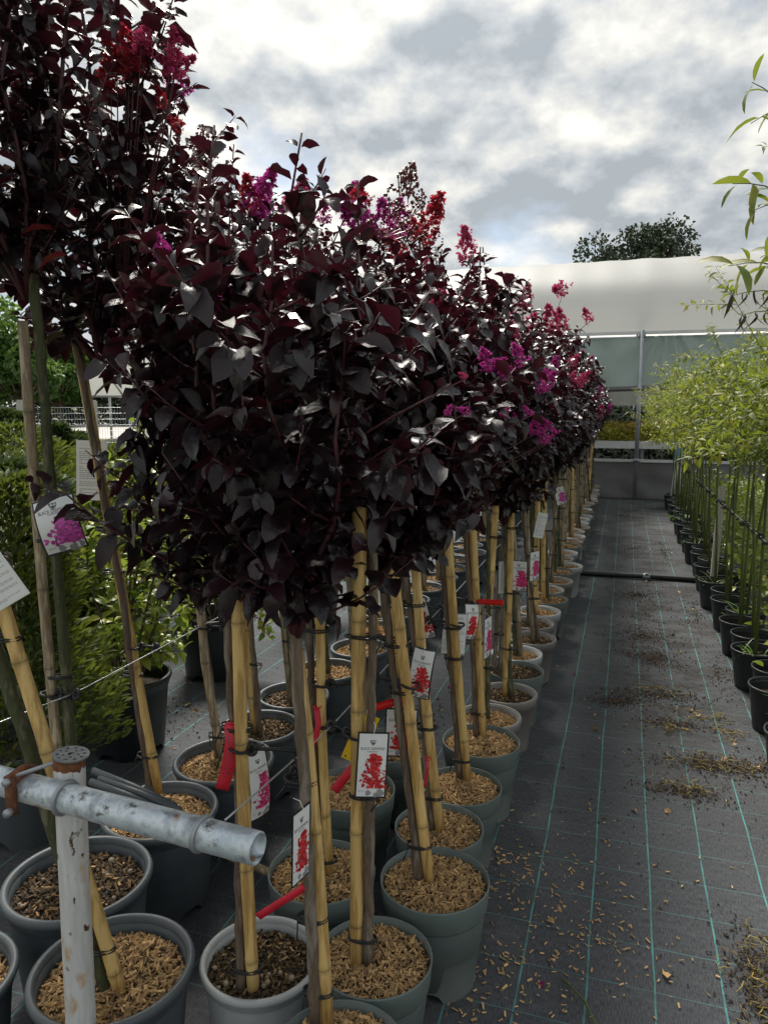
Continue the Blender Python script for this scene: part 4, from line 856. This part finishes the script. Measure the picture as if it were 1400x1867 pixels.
for hx, hz in ((-.016, -.052), (0, -.052), (.016, -.052), (-.016, .052), (.016, .052)):
    link('hole', MB().tube([(hx, -.0012, hz), (hx, .0012, hz)], .0028, 8).mesh('hole', 'ink'), yc)
link('tag_string', MB().tube([(0, 0, .055), (-.01, .0, .075), (-.012, .01, .08)], .0012, 5).mesh('tag_string', 'string'), yc)

# ------------------------------------------------------------------ pipe rail, white post, wires
pA, pB = gz(470, 1547, .85), gz(-60, 1407, .85); pd = (pB-pA)/np.linalg.norm(pB-pA)
rail = thing('galvanised_pipe', 'weathered galvanised pipe rail with open end lying across the front', 'pipe', pA)
th = np.linspace(0, 1, 18); Ln = np.linalg.norm(pB-pA)
pm_ = MB(); r0, r1 = .0275, .0235; k = 24
def ring(c, rad): 
    u = np.cross(pd, (0, 0, 1.)); u /= np.linalg.norm(u); v = np.cross(u, pd); a = np.arange(k)*6.283/k; return c+rad*(np.cos(a)[:, None]*u+np.sin(a)[:, None]*v)
rings = [ring(pd*.08, r1), ring(pd*0, r1), ring(pd*(-.001), (r0+r1)/2), ring(pd*0, r0)]+[ring(pd*Ln*q, r0) for q in np.linspace(.05, 1, 16)]
pm_.add(np.concatenate(rings), [(i*k+j, i*k+(j+1) % k, (i+1)*k+(j+1) % k, (i+1)*k+j) for i in range(len(rings)-1) for j in range(k)])
link('tube', pm_.mesh('tube', 'galv'), rail)
def along(q): return pd*Ln*q
def ucl(c, rad, w_, name, mt, parent, turns=1.0):
    u = np.cross(pd, (0, 0, 1.)); u /= np.linalg.norm(u); v = np.cross(u, pd); a = np.linspace(0, 6.283*turns, int(22*turns))
    P = c+rad*(np.cos(a)[:, None]*u+np.sin(a)[:, None]*v)+np.outer(a/6.283*w_*1.6, pd); return link(name, MB().tube(P, w_, 8).mesh(name, mt), parent)
def q_at(px):       # place along the pipe under a pixel column
    best = min(np.linspace(0, 1, 400), key=lambda q: abs((lambda p: 700+F*((p[0]*math.cos(YAW)+p[1]*math.sin(YAW))/((-p[0]*math.sin(YAW)+p[1]*math.cos(YAW))*math.cos(PITCH)-(p[2]-HC)*math.sin(PITCH))))(pA+along(q))-px)); return best
ucl(along(q_at(372)), .0295, .0028, 'wire_wrap', 'steel', rail, 2)
ucl(along(q_at(122)), .030, .0042, 'u_bolt', 'steel', rail)
qc = q_at(45); cl = link('pipe_clamp', MB().tube([along(qc)+np.array(x_) for x_ in ((0, -.03, .030), (0, 0, .034), (0, .03, .02))], .012, 8).box(along(qc)+np.array((0, -.033, 0)), (.022, .008, .075)).mesh('pipe_clamp', 'rust'), rail)
link('bolt', MB().tube([along(qc)+np.array((0, -.05, -.03)), along(qc)+np.array((0, -.03, -.03))], .008, 6).mesh('bolt', 'steel'), cl)
link('bolt', MB().tube([along(qc)+np.array((0, -.048, .03)), along(qc)+np.array((0, -.028, .03))], .007, 6).mesh('bolt', 'steel'), cl)
link('brace_rod', MB().tube([along(q_at(45))+np.array((0, -.03, .034)), along(q_at(110))+np.array((0, .05, .06))], .004, 7).mesh('brace_rod', 'steel'), rail)
pc = pA+along(q_at(130)); pc = pc*(1+.066/np.hypot(pc[0], pc[1]))
wp = thing('white_post', 'white painted rusty post capped with a perforated disc', 'post', (pc[0]-.028, pc[1]+.012, 0)); wp.rotation_euler = (R(.8), R(1.9), 0)
ztop = .905
p = MB(); p.lathe([(.0295, 0), (.0295, .3), (.029, .6), (.0292, ztop-.018), (.0270, ztop-.012), (.0268, ztop-.03)], 28); link('shaft', p.mesh('shaft', 'paint'), wp)
p = MB(); n = 30
rr = np.random.default_rng(12); rp = [(.0298, ztop-.014), (.0303, ztop-.008), (.029, ztop), (.015, ztop)]
p.lathe(rp, n); V = p.v[0]; V[:n, 2] -= np.abs(rr.normal(0, .007, n)); link('rusty_top', p.mesh('rusty_top', 'rust'), wp)
# perforated cap disc: real holes by building it as a ring of cells
def perforated(rad, z, thick, holes):
    import bmesh
    bm = bmesh.new(); n_ = 40
    outer = [bm.verts.new((rad*math.cos(a), rad*math.sin(a), 0)) for a in np.arange(n_)*6.2832/n_]
    ed = [bm.edges.new((outer[i], outer[(i+1) % n_])) for i in range(n_)]
    for hx, hy, hr in holes:
        hv = [bm.verts.new((hx+hr*math.cos(a), hy+hr*math.sin(a), 0)) for a in np.arange(10)*.62832]
        ed += [bm.edges.new((hv[i], hv[(i+1) % 10])) for i in range(10)]
    bmesh.ops.triangle_fill(bm, edges=ed, use_beauty=True)
    rm = [f for f in bm.faces if any(math.hypot(f.calc_center_median().x-hx, f.calc_center_median().y-hy) < hr*.8 and all(math.hypot(v.co.x-hx, v.co.y-hy) < hr*1.05 for v in f.verts) for hx, hy, hr in holes)]
    bmesh.ops.delete(bm, geom=rm, context='FACES_ONLY')
    g = bmesh.ops.extrude_face_region(bm, geom=bm.faces[:]); bmesh.ops.translate(bm, verts=[v for v in g['geom'] if isinstance(v, bmesh.types.BMVert)], vec=(0, 0, thick))
    bmesh.ops.recalc_face_normals(bm, faces=bm.faces[:])
    bmesh.ops.translate(bm, verts=bm.verts[:], vec=(0, 0, z)); me = bpy.data.meshes.new('cap_disc'); bm.to_mesh(me); bm.free(); me.materials.append(M['cap_metal']); return me
holes = [(0, 0, .0065)]+[(.0245*math.cos(a), .0245*math.sin(a), .0032) for a in np.arange(10)*.62832]+[(.0145*math.cos(a+.3), .0145*math.sin(a+.3), .0026) for a in np.arange(5)*1.2566]
link('cap_disc', perforated(.034, 0, .003, holes), wp, rot=(R(-3), R(4), 0), loc=(.005, 0, ztop+.005))
# bundle of old canes/tubes lying behind the post
for k_, (a, b_) in enumerate((((170, 1405), (320, 1470)), ((180, 1420), (330, 1478)), ((165, 1425), (300, 1480)))):
    A_, B_ = gz(*a, .62), gz(*b_, .57)
    o = link('grey_rod', MB().tube([A_, (A_+B_)/2+np.array((0, 0, .004)), B_], .009, 8).mesh('grey_rod', 'pot_blue')); tag(o, 'grey plastic rod resting on the chip pot rim behind the white post', 'rod', 'grey rods behind the post')
A_, B_ = gz(300, 1500, .60), gz(490, 1590, .50)
tag(link('old_cane', cane_mesh(A_, B_, .010, 'bamboo_old', 77)), 'old weathered cane lying beneath the galvanised pipe', 'cane')
# trellis wires
def wire(label, P, rad=.0016):
    P = np.array(P); k_ = np.linspace(0, 1, len(P)); t = np.linspace(0, 1, 60); pts = np.stack([np.interp(t, k_, P[:, i]) for i in range(3)], 1)
    return tag(link('trellis_wire', MB().tube(pts, rad, 6).mesh('trellis_wire', 'wire')), label, 'wire')
XW, ZW = -.625, .835
wire('bright support wire tied along the path-side canes', [pA+along(q_at(372))+np.array((.03, .02, .02)), (XW, 1.5, ZW), (XW+.01, 4, ZW), (XW, 8, ZW), (XW, 12.8, ZW)], .0019)
wire('support wire running through the tall back row of canes', [(-1.55, .9, .80), (-1.40, 1.6, .80), (-1.38, 4, .82), (-1.38, 12.8, .82)], .0019)
def strap(label, a, b_, group):
    """black rubber strap from a cane to the wire, with knots"""
    a, b_ = np.array(a), np.array(b_); o0 = (a+b_)/2; t = thing('rubber_tie', label, 'tie', o0, group=group); m = MB()
    d = (b_-a); dn = d/np.linalg.norm(d); m.tube([a-o0-dn*.01, o0-o0+np.array((0, 0, .004)), b_-o0+dn*.008], .0042, 6); link('strap', m.mesh('strap', 'tie'), t)
    for q in (a, b_):
        ka = np.linspace(0, 6.283, 12); link('knot', MB().tube([q-o0+np.array((.009*math.cos(x_), .004*math.sin(x_), .011*math.sin(x_))) for x_ in ka], .0055, 6).mesh('knot', 'tie'), t)
    ka = np.linspace(0, 6.283, 16); c = a-o0-dn*.028
    link('loop', MB().tube([c+np.array((.024*math.cos(x_), .021*math.sin(x_), .002*math.sin(2*x_))) for x_ in ka], .0035, 6).mesh('loop', 'tie'), t)
for i, tr in enumerate(TREES[:10]):
    st = [c for c in tr.children if c.name.startswith('stake')][0]; vv = np.array([v.co[:] for v in st.data.vertices])+np.array(tr.location)
    sel = vv[np.abs(vv[:, 2]-ZW) < .12]
    if len(sel) == 0: continue
    c = sel.mean(0); c[2] = ZW; sg = np.sign(XW-c[0]) or 1
    strap('black rubber strap tying a front cane to the bright wire', c+np.array((sg*.026, 0, 0)), (XW, c[1]+.02, ZW), 'rubber straps on the front wire')
for tr in TREES[11:14]:
    st = [c for c in tr.children if c.name.startswith('stake')][0]; vv = np.array([v.co[:] for v in st.data.vertices])+np.array(tr.location)
    sel = vv[np.abs(vv[:, 2]-.8) < .12]
    if len(sel) == 0: continue
    c = sel.mean(0); c[2] = .8; strap('black rubber strap tying a tall row cane to the back wire', c+np.array((.026, 0, 0)), (c[0]+.075, c[1]+.01, .80), 'rubber straps on the back wire')

# ------------------------------------------------------------------ right-hand willows
def willow_crown(seed, n_br=16, rad=.62, h=.62, leaf=.052, spacing=.023):
    r = np.random.default_rng(seed); acc = []; tw = MB()
    for k_ in range(n_br):
        a = 6.283*k_/n_br+r.normal(0, .25); el = r.uniform(.05, 1.2); ln = rad*r.uniform(.5, 1.3)
        d = np.array((math.cos(a)*math.cos(el), math.sin(a)*math.cos(el), math.sin(el)*h/rad)); t = np.linspace(0, 1, 7)[:, None]
        p = d*ln*t+np.array((0, 0, .12))*t**2*(-1 if r.uniform() < .3 else 1)+np.array((0, 0, .03)); tw.tube(p, np.linspace(.004, .0012, 7), 5)
        shoot_leaves(p, spacing*1.4, leaf, r, acc, .15, False)
        for s_ in range(7):
            q = r.uniform(.15, .95); i0 = int(q*6); base = p[i0]+(p[min(6, i0+1)]-p[i0])*(q*6-i0); d2 = d*.7+rand_dirs(1, r)[0]*.8; d2 /= np.linalg.norm(d2); l2 = r.uniform(.10, .26)
            sp = base+d2*l2*np.linspace(0, 1, 4)[:, None]; tw.tube(sp, np.linspace(.002, .0008, 4), 4); shoot_leaves(sp, spacing, leaf*.9, r, acc, .05, False)
    P = np.array([x_[0] for x_ in acc]); D = np.array([x_[1] for x_ in acc]); sz = np.array([x_[2] for x_ in acc]); n = len(P)
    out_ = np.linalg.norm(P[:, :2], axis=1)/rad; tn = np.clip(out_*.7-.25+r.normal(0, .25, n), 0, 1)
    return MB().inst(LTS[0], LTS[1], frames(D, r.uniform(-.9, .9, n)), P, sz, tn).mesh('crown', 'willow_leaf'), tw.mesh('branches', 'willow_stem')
WC = [willow_crown(500+i) for i in range(4)]
GRASS = []
for s_ in range(2):
    r = np.random.default_rng(600+s_); b = MB(); n = 26; P = np.stack((r.normal(0, .035, n), r.normal(0, .035, n), np.zeros(n)), 1); D = rand_dirs(n, r)*.6+np.array((0, 0, .8)); T = leaf_template(.07, .3, .7, 0, 8, ns=5)
    b.inst(T[0], T[1], frames(D), P, r.uniform(.06, .18, n), np.ones(n)); GRASS.append(b.mesh('weed_tuft', 'grass'))
pb, rb = pot_mesh('black', 'pot_black')
r = np.random.default_rng(9); y = 2.75; i = 0
while y < 12.6:
    x = .775+.05*((i % 2)*2-1)*.6+r.normal(0, .012)
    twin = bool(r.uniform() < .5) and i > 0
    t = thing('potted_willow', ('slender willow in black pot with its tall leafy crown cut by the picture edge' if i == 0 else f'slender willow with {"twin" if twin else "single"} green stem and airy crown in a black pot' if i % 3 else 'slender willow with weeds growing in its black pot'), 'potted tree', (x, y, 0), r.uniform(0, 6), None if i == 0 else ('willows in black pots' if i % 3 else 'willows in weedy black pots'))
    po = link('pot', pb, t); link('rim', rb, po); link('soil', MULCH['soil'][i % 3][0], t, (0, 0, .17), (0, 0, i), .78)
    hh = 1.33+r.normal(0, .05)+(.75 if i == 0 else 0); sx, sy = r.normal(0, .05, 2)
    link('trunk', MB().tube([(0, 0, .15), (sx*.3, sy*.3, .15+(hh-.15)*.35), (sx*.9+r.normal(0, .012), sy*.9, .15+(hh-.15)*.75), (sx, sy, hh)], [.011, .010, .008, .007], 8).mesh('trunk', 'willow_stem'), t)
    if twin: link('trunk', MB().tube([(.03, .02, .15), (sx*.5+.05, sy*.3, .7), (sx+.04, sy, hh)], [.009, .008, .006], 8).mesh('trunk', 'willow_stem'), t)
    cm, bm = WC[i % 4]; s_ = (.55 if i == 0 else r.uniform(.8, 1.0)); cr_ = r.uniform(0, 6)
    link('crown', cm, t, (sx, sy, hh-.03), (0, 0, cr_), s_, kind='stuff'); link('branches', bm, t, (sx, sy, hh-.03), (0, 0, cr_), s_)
    if i % 3 == 0: link('weed_tuft', GRASS[i % 2], t, (.03, -.02, .17), (0, 0, i), r.uniform(.8, 1.3))
    y += r.uniform(.27, .31); i += 1
# the near willow's twigs with larger leaves and a withered spray
nw = next(o for o in bpy.data.objects if o.name == 'potted_willow')
nwM = Matrix.LocRotScale(nw.location, nw.rotation_euler, None).inverted()
LTN = leaf_template(.27, .4, .4, .15, 33, blunt=True)
WL = MB().add(LTN[0], LTN[1], .05).mesh('leaf', 'willow_leaf'); WL2 = MB().add(LTN[0], LTN[1], .5).mesh('leaf', 'willow_leaf'); DL = MB().add(leaf_template(.22, .8, .95, .6, 31)[0], LTS_F if False else leaf_template(.22, .8, .95, .6, 31)[1], .3).mesh('leaf', 'dry_leaf')
for a, b_, Y0, n_, dry in (((1460, 260), (1370, 150), 2.2, 7, 0), ((1480, 215), (1368, 225), 2.2, 5, 0), ((1470, 395), (1335, 335), 2.1, 11, 0), ((1480, 400), (1370, 385), 2.15, 8, 0), ((1470, 520), (1328, 485), 2.1, 12, 0), ((1470, 480), (1385, 470), 2.2, 8, 0), ((1470, 560), (1330, 540), 2.3, 11, 1), ((1460, 600), (1350, 575), 2.3, 9, 1)):
    A_, B_ = gy(*a, Y0+.25), gy(*b_, Y0); A_ = np.array(nwM@Vector(A_)); B_ = np.array(nwM@Vector(B_)); t_ = np.linspace(0, 1, 6)[:, None]
    P = A_+(B_-A_)*t_+np.array((0, 0, .03))*np.sin(t_*3.14); link('twig', MB().tube(P, np.linspace(.003, .001, 6), 5).mesh('twig', 'willow_stem'), nw); acc = []
    shoot_leaves(P, np.linalg.norm(B_-A_)/(n_*.6), .088 if not dry else .055, r, acc, .25, False)
    for k_, (p, d, s_) in enumerate(acc):
        if dry: d = np.array(d)*.5+np.array((0, 0, -.9))
        q = Matrix(frames(np.array([d]), np.array([r.uniform(-.8, .8)]))[0].tolist()).to_euler(); link('leaf', DL if dry else (WL2 if r.uniform() < .4 else WL), nw, p, q, s_)
for nm, px0, py0, mt_ in (('black', 1, 1, 1),): pass
wire('support wire wound with black ties between the willow stems', [gy(1233, 838, 12.4), gy(1298, 900, 6.6), gy(1400, 992, 4.1), gy(1520, 1130, 3.0)], .0025)
w0, w1, w2 = gy(1233, 838, 12.4), gy(1298, 900, 6.6), gy(1400, 992, 4.1)
tieM = MB().tube([(.012*math.cos(a), .012*math.sin(a)*.6+a*.003, .012*math.sin(a)) for a in np.linspace(0, 14, 26)], .0045, 5).mesh('wire_tie', 'tie')
for k_ in range(34):
    q = k_/33; p = w0+(w1-w0)*(q/.62) if q < .62 else w1+(w2-w1)*((q-.62)/.38)
    tag(link('wire_tie', tieM, loc=p, rot=(r.normal(0, .4), r.normal(0, .4), r.uniform(0, 3)), scale=r.uniform(.5, 1.1)), 'black twisted tie wrapped on the wire among the willows', 'tie', 'ties on the willow wire')
A_ = gy(1297, 1048, 6.55)
sk = MB(); sk.box((0, 0, .40), (.052, .022, .80)).box((0, 0, .81), (.046, .018, .02)); tag(link('wooden_stake', sk.mesh('wooden_stake', 'grey_wood', False), loc=(.725, 6.4, .02), rot=(0, R(1.5), .2), scale=(1, 1, 1.12)), 'flat grey wooden stake holding up the wire between black pots', 'stake')
mp = thing('end_post', 'pale metal post with blue cloth tied on top at the end of the willows', 'post', (.80, 12.2, 0))
link('shaft', MB().tube([(0, 0, 0), (0, 0, .82)], .04, 12).mesh('shaft', 'paint'), mp)
link('brace', MB().tube([(-.10, -.1, 0), (-.03, 0, .75)], .02, 8).mesh('brace', 'white_metal'), mp)
bc = MB(); rr = np.random.default_rng(4); V = MB().lathe([(.0, .92), (.05, .90), (.075, .85), (.06, .79), (.07, .76)], 14).v[0]; V += rr.normal(0, .008, V.shape)
bc.add(V, [(i*14+j, i*14+(j+1) % 14, (i+1)*14+(j+1) % 14, (i+1)*14+j) for i in range(4) for j in range(14)]); link('cloth_cap', bc.mesh('cloth_cap', 'blue_cloth'), mp)
# undergrowth behind the willows
for k_ in range(9):
    yy = 4.2+k_*.85; xx = 1.35+r.normal(0, .08)
    t = thing('leafy_shrub', 'yellow-green leafy shrub growing behind the willow stems', 'shrub', (xx, yy, 0), r.uniform(0, 6), 'shrubs behind the willows')
    link('foliage', plant_mass(800, .07, ((-.38, -.42, .1), (.38, .42, .75)), 'green_leaf', 700+k_, lambda P, r_: np.clip(r_.normal(.35, .3, len(P)), 0, 1), LTC).mesh('foliage', 'green_leaf'), t, kind='stuff')
    link('stem', MB().tube([(0, 0, 0), (0, 0, .5)], .012, 6).mesh('stem', 'bark'), t)

# ------------------------------------------------------------------ irrigation hose across the path
ho = thing('irrigation_hose', 'black irrigation hose lying across the path with a clamp', 'hose', (0, 7.08, 0))
link('hose', MB().tube([(x_, .012*math.sin(x_*4), .027) for x_ in np.linspace(-1.6, 1.6, 30)], .024, 12).mesh('hose', 'hose'), ho)
link('hose_clamp', MB().tube([(.21, .0, .027), (.225, .0, .027), (.26, .0, .027), (.275, 0, .027)], [.027, .031, .031, .027], 12).box((.245, -.02, .055), (.03, .02, .02)).mesh('hose_clamp', 'steel'), ho)

# ------------------------------------------------------------------ left shrubs
sp_ = gz(212, 1380, 0)+np.array((0, .1, 0))
def broad_shrub(loc, h, rad, label, seed, n_br=13, pot_s=1.15, leaf=.062):
    r = np.random.default_rng(seed); t = thing('potted_shrub', label, 'potted shrub', (loc[0], loc[1], 0))
    a, b_ = pot_mesh('rolled', 'pot_black'); po = link('pot', a, t, scale=pot_s); link('rim', b_, po); link('soil', MULCH['soil'][0][0], t, (0, 0, .25*pot_s), None, 1.02*pot_s)
    acc = []; tw = MB(); z0 = .24*pot_s
    for k_ in range(n_br):
        an = r.uniform(0, 6.28); top = h*r.uniform(.15, 1); rr_ = rad*r.uniform(.35, 1); tt = np.linspace(0, 1, 7)
        p = np.stack((rr_*np.cos(an)*tt**.8, rr_*np.sin(an)*tt**.8, z0+(top-z0)*tt+(.12 if top < .5 else 0)*np.sin(tt*3.1)), 1); p[:, :2] += r.normal(0, .012, (7, 2)); tw.tube(p, np.linspace(.008, .002, 7), 6); shoot_leaves(p, .045, leaf, r, acc, .3, False)
        for s_ in range(4):
            q = r.integers(2, 7); d = rand_dirs(1, r)[0]; d[2] = abs(d[2])*.8-.1; l2 = r.uniform(.08, .22); sp = p[q]+d*l2*np.linspace(0, 1, 4)[:, None]; tw.tube(sp, np.linspace(.003, .001, 4), 4); shoot_leaves(sp, .028, leaf, r, acc, .1, False)
    P = np.array([x_[0] for x_ in acc]); D = np.array([x_[1] for x_ in acc]); sz = np.array([x_[2] for x_ in acc]); n = len(P)
    link('foliage', MB().inst(LTC[0], LTC[1], frames(D, r.uniform(-.8, .8, n)), P, sz, np.where(r.uniform(size=n) < .35, r.uniform(.4, 1, n), r.uniform(0, .35, n))).mesh('foliage', 'green_leaf'), t, kind='stuff'); link('branches', tw.mesh('branches', 'bark'), t)
    return t
broad_shrub(sp_, 1.5, .42, 'glossy yellow-green shrub with drooping branches in a black pot', 801, 20)
q_ = gz(372, 1240, 0)+np.array((0, .12, 0)); broad_shrub(q_, 1.1, .38, 'second glossy green shrub in a wider black pot behind the drooping one', 802, 12, 1.2)
broad_shrub((-2.9, 4.6), 1.3, .5, 'light green shrub in black pot farther behind the drooping shrub', 803, 16, 1.1)
broad_shrub((-2.1, 4.9), 1.2, .4, 'light green shrub in black pot behind the back row', 804, 12, 1.1)
c0 = gz(45, 1372, .3); cp = conifer((c0[0], c0[1], 0), 1.32, .34, 'bushy golden conifer in blue-grey pot at the picture edge', 'conifer', 9000, .055, 811, .30, 'bush')
a, b_ = pot_mesh('rolled', 'pot_blue'); po = link('pot', a, cp, scale=1.15); link('rim', b_, po); link('soil', MULCH['soil'][1][0], cp, (0, 0, .29), None, 1.15)
for k_, (px, d, h, rad, sh, st_, mt_, lab) in enumerate(((-5, 3.6, 1.32, .26, 'ball', .85, 'dark_conifer', 'dark clipped conifer ball on a bare stem'), (90, 4.0, 1.05, .45, 'bush', .05, 'conifer', 'broad golden green conifer behind the grey cane'), (20, 5.0, 1.45, .55, 'bush', .05, 'conifer', 'tall golden conifer bush behind the clipped ball'),
        (150, 5.8, 1.05, .6, 'bush', .05, 'conifer', 'wide golden conifer bush below the road'), (215, 6.5, 1.05, .55, 'bush', .05, 'conifer', 'golden conifer bush behind the white care label'), (105, 9, 1.35, .42, 'cone', .02, 'dark_conifer', 'small dark cone-shaped conifer below the fence'), (75, 9.3, 1.30, .45, 'bush', .02, 'dark_conifer', 'small rounded dark conifer next to the cone-shaped one'), (125, 9.2, 1.25, .5, 'bush', .02, 'dark_conifer', 'low dark conifer to the other side of the cone-shaped one'),
        (5, 10.0, 1.5, .35, 'ball', .6, 'dark_conifer', 'small dark clipped ball near the concrete post'), (180, 8.0, 1.15, .8, 'bush', .02, 'conifer', 'spreading yellow-green conifer in front of the fence'), (270, 8.5, 1.1, .9, 'bush', .02, 'conifer', 'yellow-green conifer bush half hidden by dark crowns'), (40, 4.1, .75, .5, 'bush', .05, 'dark_conifer', 'low dark juniper bush under the clipped ball'), (-20, 7, 1.2, .7, 'bush', .05, 'conifer', 'golden conifer bush cut by the picture edge, behind others'))):
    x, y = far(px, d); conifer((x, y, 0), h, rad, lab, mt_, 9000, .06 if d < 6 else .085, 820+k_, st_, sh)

# ------------------------------------------------------------------ litter on the path
def litter(name, label, P, size, mt, r, tl=(.5, 1.1), tilt=.25, cat='debris'):
    P = np.array(P); P[:, 2] += size[2]*.6+.003
    o = link(name, MB().inst(*chip_cloud(P, r, size, tilt, tl)).mesh(name, mt, False)); o['kind'] = 'stuff'; o['label'] = label; o['category'] = cat; return o
r = np.random.default_rng(31); P = []
for px, py, s_, n in ((980, 1770, .13, 90), (1010, 1690, .12, 60), (1090, 1720, .10, 40), (920, 1600, .07, 50), (1000, 1590, .09, 30), (1060, 1640, .09, 30), (1250, 1640, .2, 20), (1180, 1790, .12, 16), (910, 1560, .05, 30), (860, 1780, .09, 60), (960, 1500, .15, 25), (1150, 1560, .3, 25), (800, 1840, .12, 50), (700, 1500, .2, 30), (330, 1290, .25, 40), (860, 1290, .1, 20), (1100, 1300, .5, 40)):
    c = gz(px, py); P += [(c[0]+r.normal(0, s_), c[1]+r.normal(0, s_), 0) for _ in range(n)]
litter('spilled_chips', 'pale bark chips spilled on the woven fabric beside the pots', P, (.0125, .004, .002), 'chips', r, (.7, 1.25))
P = []
for px, py, sx_, sy_, n in ((1160, 1085, .10, .12, 500), (1175, 1160, .12, .10, 420), (1190, 1200, .12, .14, 600), (1125, 1280, .09, .06, 420), (1210, 1270, .16, .07, 500), (1230, 1320, .10, .05, 320), (1290, 1395, .16, .07, 700), (1250, 1445, .12, .05, 420), (1370, 1760, .06, .12, 300), (1150, 1000, .18, .3, 700), (1130, 940, .3, .5, 700), (1210, 1010, .06, .6, 500), (1265, 1120, .05, .35, 400), (1310, 1230, .05, .25, 300), (1180, 1120, .35, 1.0, 900), (1080, 960, .1, .8, 300), (1390, 1400, .06, .1, 120), (760, 1320, .15, .2, 200), (330, 1300, .3, .3, 300), (1395, 1840, .05, .1, 200), (1130, 1500, .5, .7, 260)):
    c = gz(px, py); P += [(c[0]+r.normal(0, sx_)*q_*1.25, c[1]+r.normal(0, sy_)*q_*1.25, 0) for q_ in r.uniform(size=int(n*(1.0 if max(sx_, sy_) < .25 else .6)))**.6]
litter('compost_crumbs', 'dark compost crumbs trodden along the path', P, (.0065, .005, .0025), 'crumb', r, (.4, 1.5), .4)
b = MB(); n = 0
for px, py, sx_, sy_, k_ in ((1215, 1265, .07, .04, 60), (1290, 1310, .08, .05, 80), (1330, 1400, .10, .05, 130), (1250, 1440, .07, .04, 60), (1225, 1330, .05, .03, 40), (1385, 1800, .04, .10, 80), (1330, 1340, .05, .03, 40), (1190, 1240, .08, .03, 20), (1395, 1735, .03, .05, 30)):
    c = gz(px, py)
    for _ in range(k_):
        p = c+np.array((r.normal(0, sx_), r.normal(0, sy_), .006+abs(r.normal(0, .008)))); a = r.uniform(0, 6.28); ln = r.uniform(.015, .06); cv = r.normal(0, .5)
        b.tube([p, p+ln*.5*np.array((math.cos(a), math.sin(a), .12)), p+ln*np.array((math.cos(a+cv), math.sin(a+cv), 0))], r.uniform(.0008, .002), 4, r.choice((.35, .6, 1.0, 1.5)))
o = link('plant_litter', b.mesh('plant_litter', 'debris')); o['kind'] = 'stuff'; o['label'] = 'withered stalks and roots swept into heaps on the path'; o['category'] = 'debris'
DLf = [MB().add(leaf_template(.6, .4, .5, .6, 40+i)[0], leaf_template(.6, .4, .5, .6, 40+i)[1], .8+.3*i).mesh('fallen_leaf', 'dry_tan' if False else 'chips') for i in range(2)]
for px, py in ((1320, 1385), (1375, 1400), (1300, 1335), (1260, 1300), (1340, 1360), (1230, 1160), (1238, 1190), (1235, 1080), (1175, 1062), (1270, 1310), (1285, 1475), (1210, 1480), (1160, 1485), (1010, 1690), (1215, 1790), (340, 1290), (352, 1298), (1090, 1335), (1260, 1115), (1200, 990), (1225, 1010)):
    p = gz(px, py); tag(link('fallen_leaf', DLf[px % 2], loc=(p[0], p[1], .012), rot=(r.normal(0, .3), r.normal(0, .3), r.uniform(0, 6)), scale=r.uniform(.025, .045)), 'dry brown leaf lying on the woven ground fabric', 'leaf', 'fallen leaves on the fabric')
for i, (px, py) in enumerate(((818, 1255), (800, 1275), (783, 1310), (1046, 1233), (847, 1160), (1062, 1013), (983, 1800), (835, 1190))):
    p = gz(px, py); tag(link('fallen_blossom', PAN['magenta'][i % 2], loc=(p[0], p[1], .006), rot=(r.uniform(1.2, 1.9), 0, r.uniform(0, 6)), scale=(.13, .13, .10)), 'magenta blossom dropped on the ground fabric', 'blossom', 'dropped blossoms')
# a green stalk end lying at the bottom of the path
g0, g1 = gz(1035, 1800), gz(1085, 1880)
tag(link('cut_stalk', MB().tube([g0+np.array((-.03, .02, .006)), g0+np.array((0, 0, .012)), (g0+g1)/2+np.array((.01, 0, .02)), g1+np.array((0, 0, .02))], [.001, .003, .0035, .003], 6).mesh('cut_stalk', 'willow_stem')), 'cut green stalk lying on the fabric near the spilled chips', 'stalk')
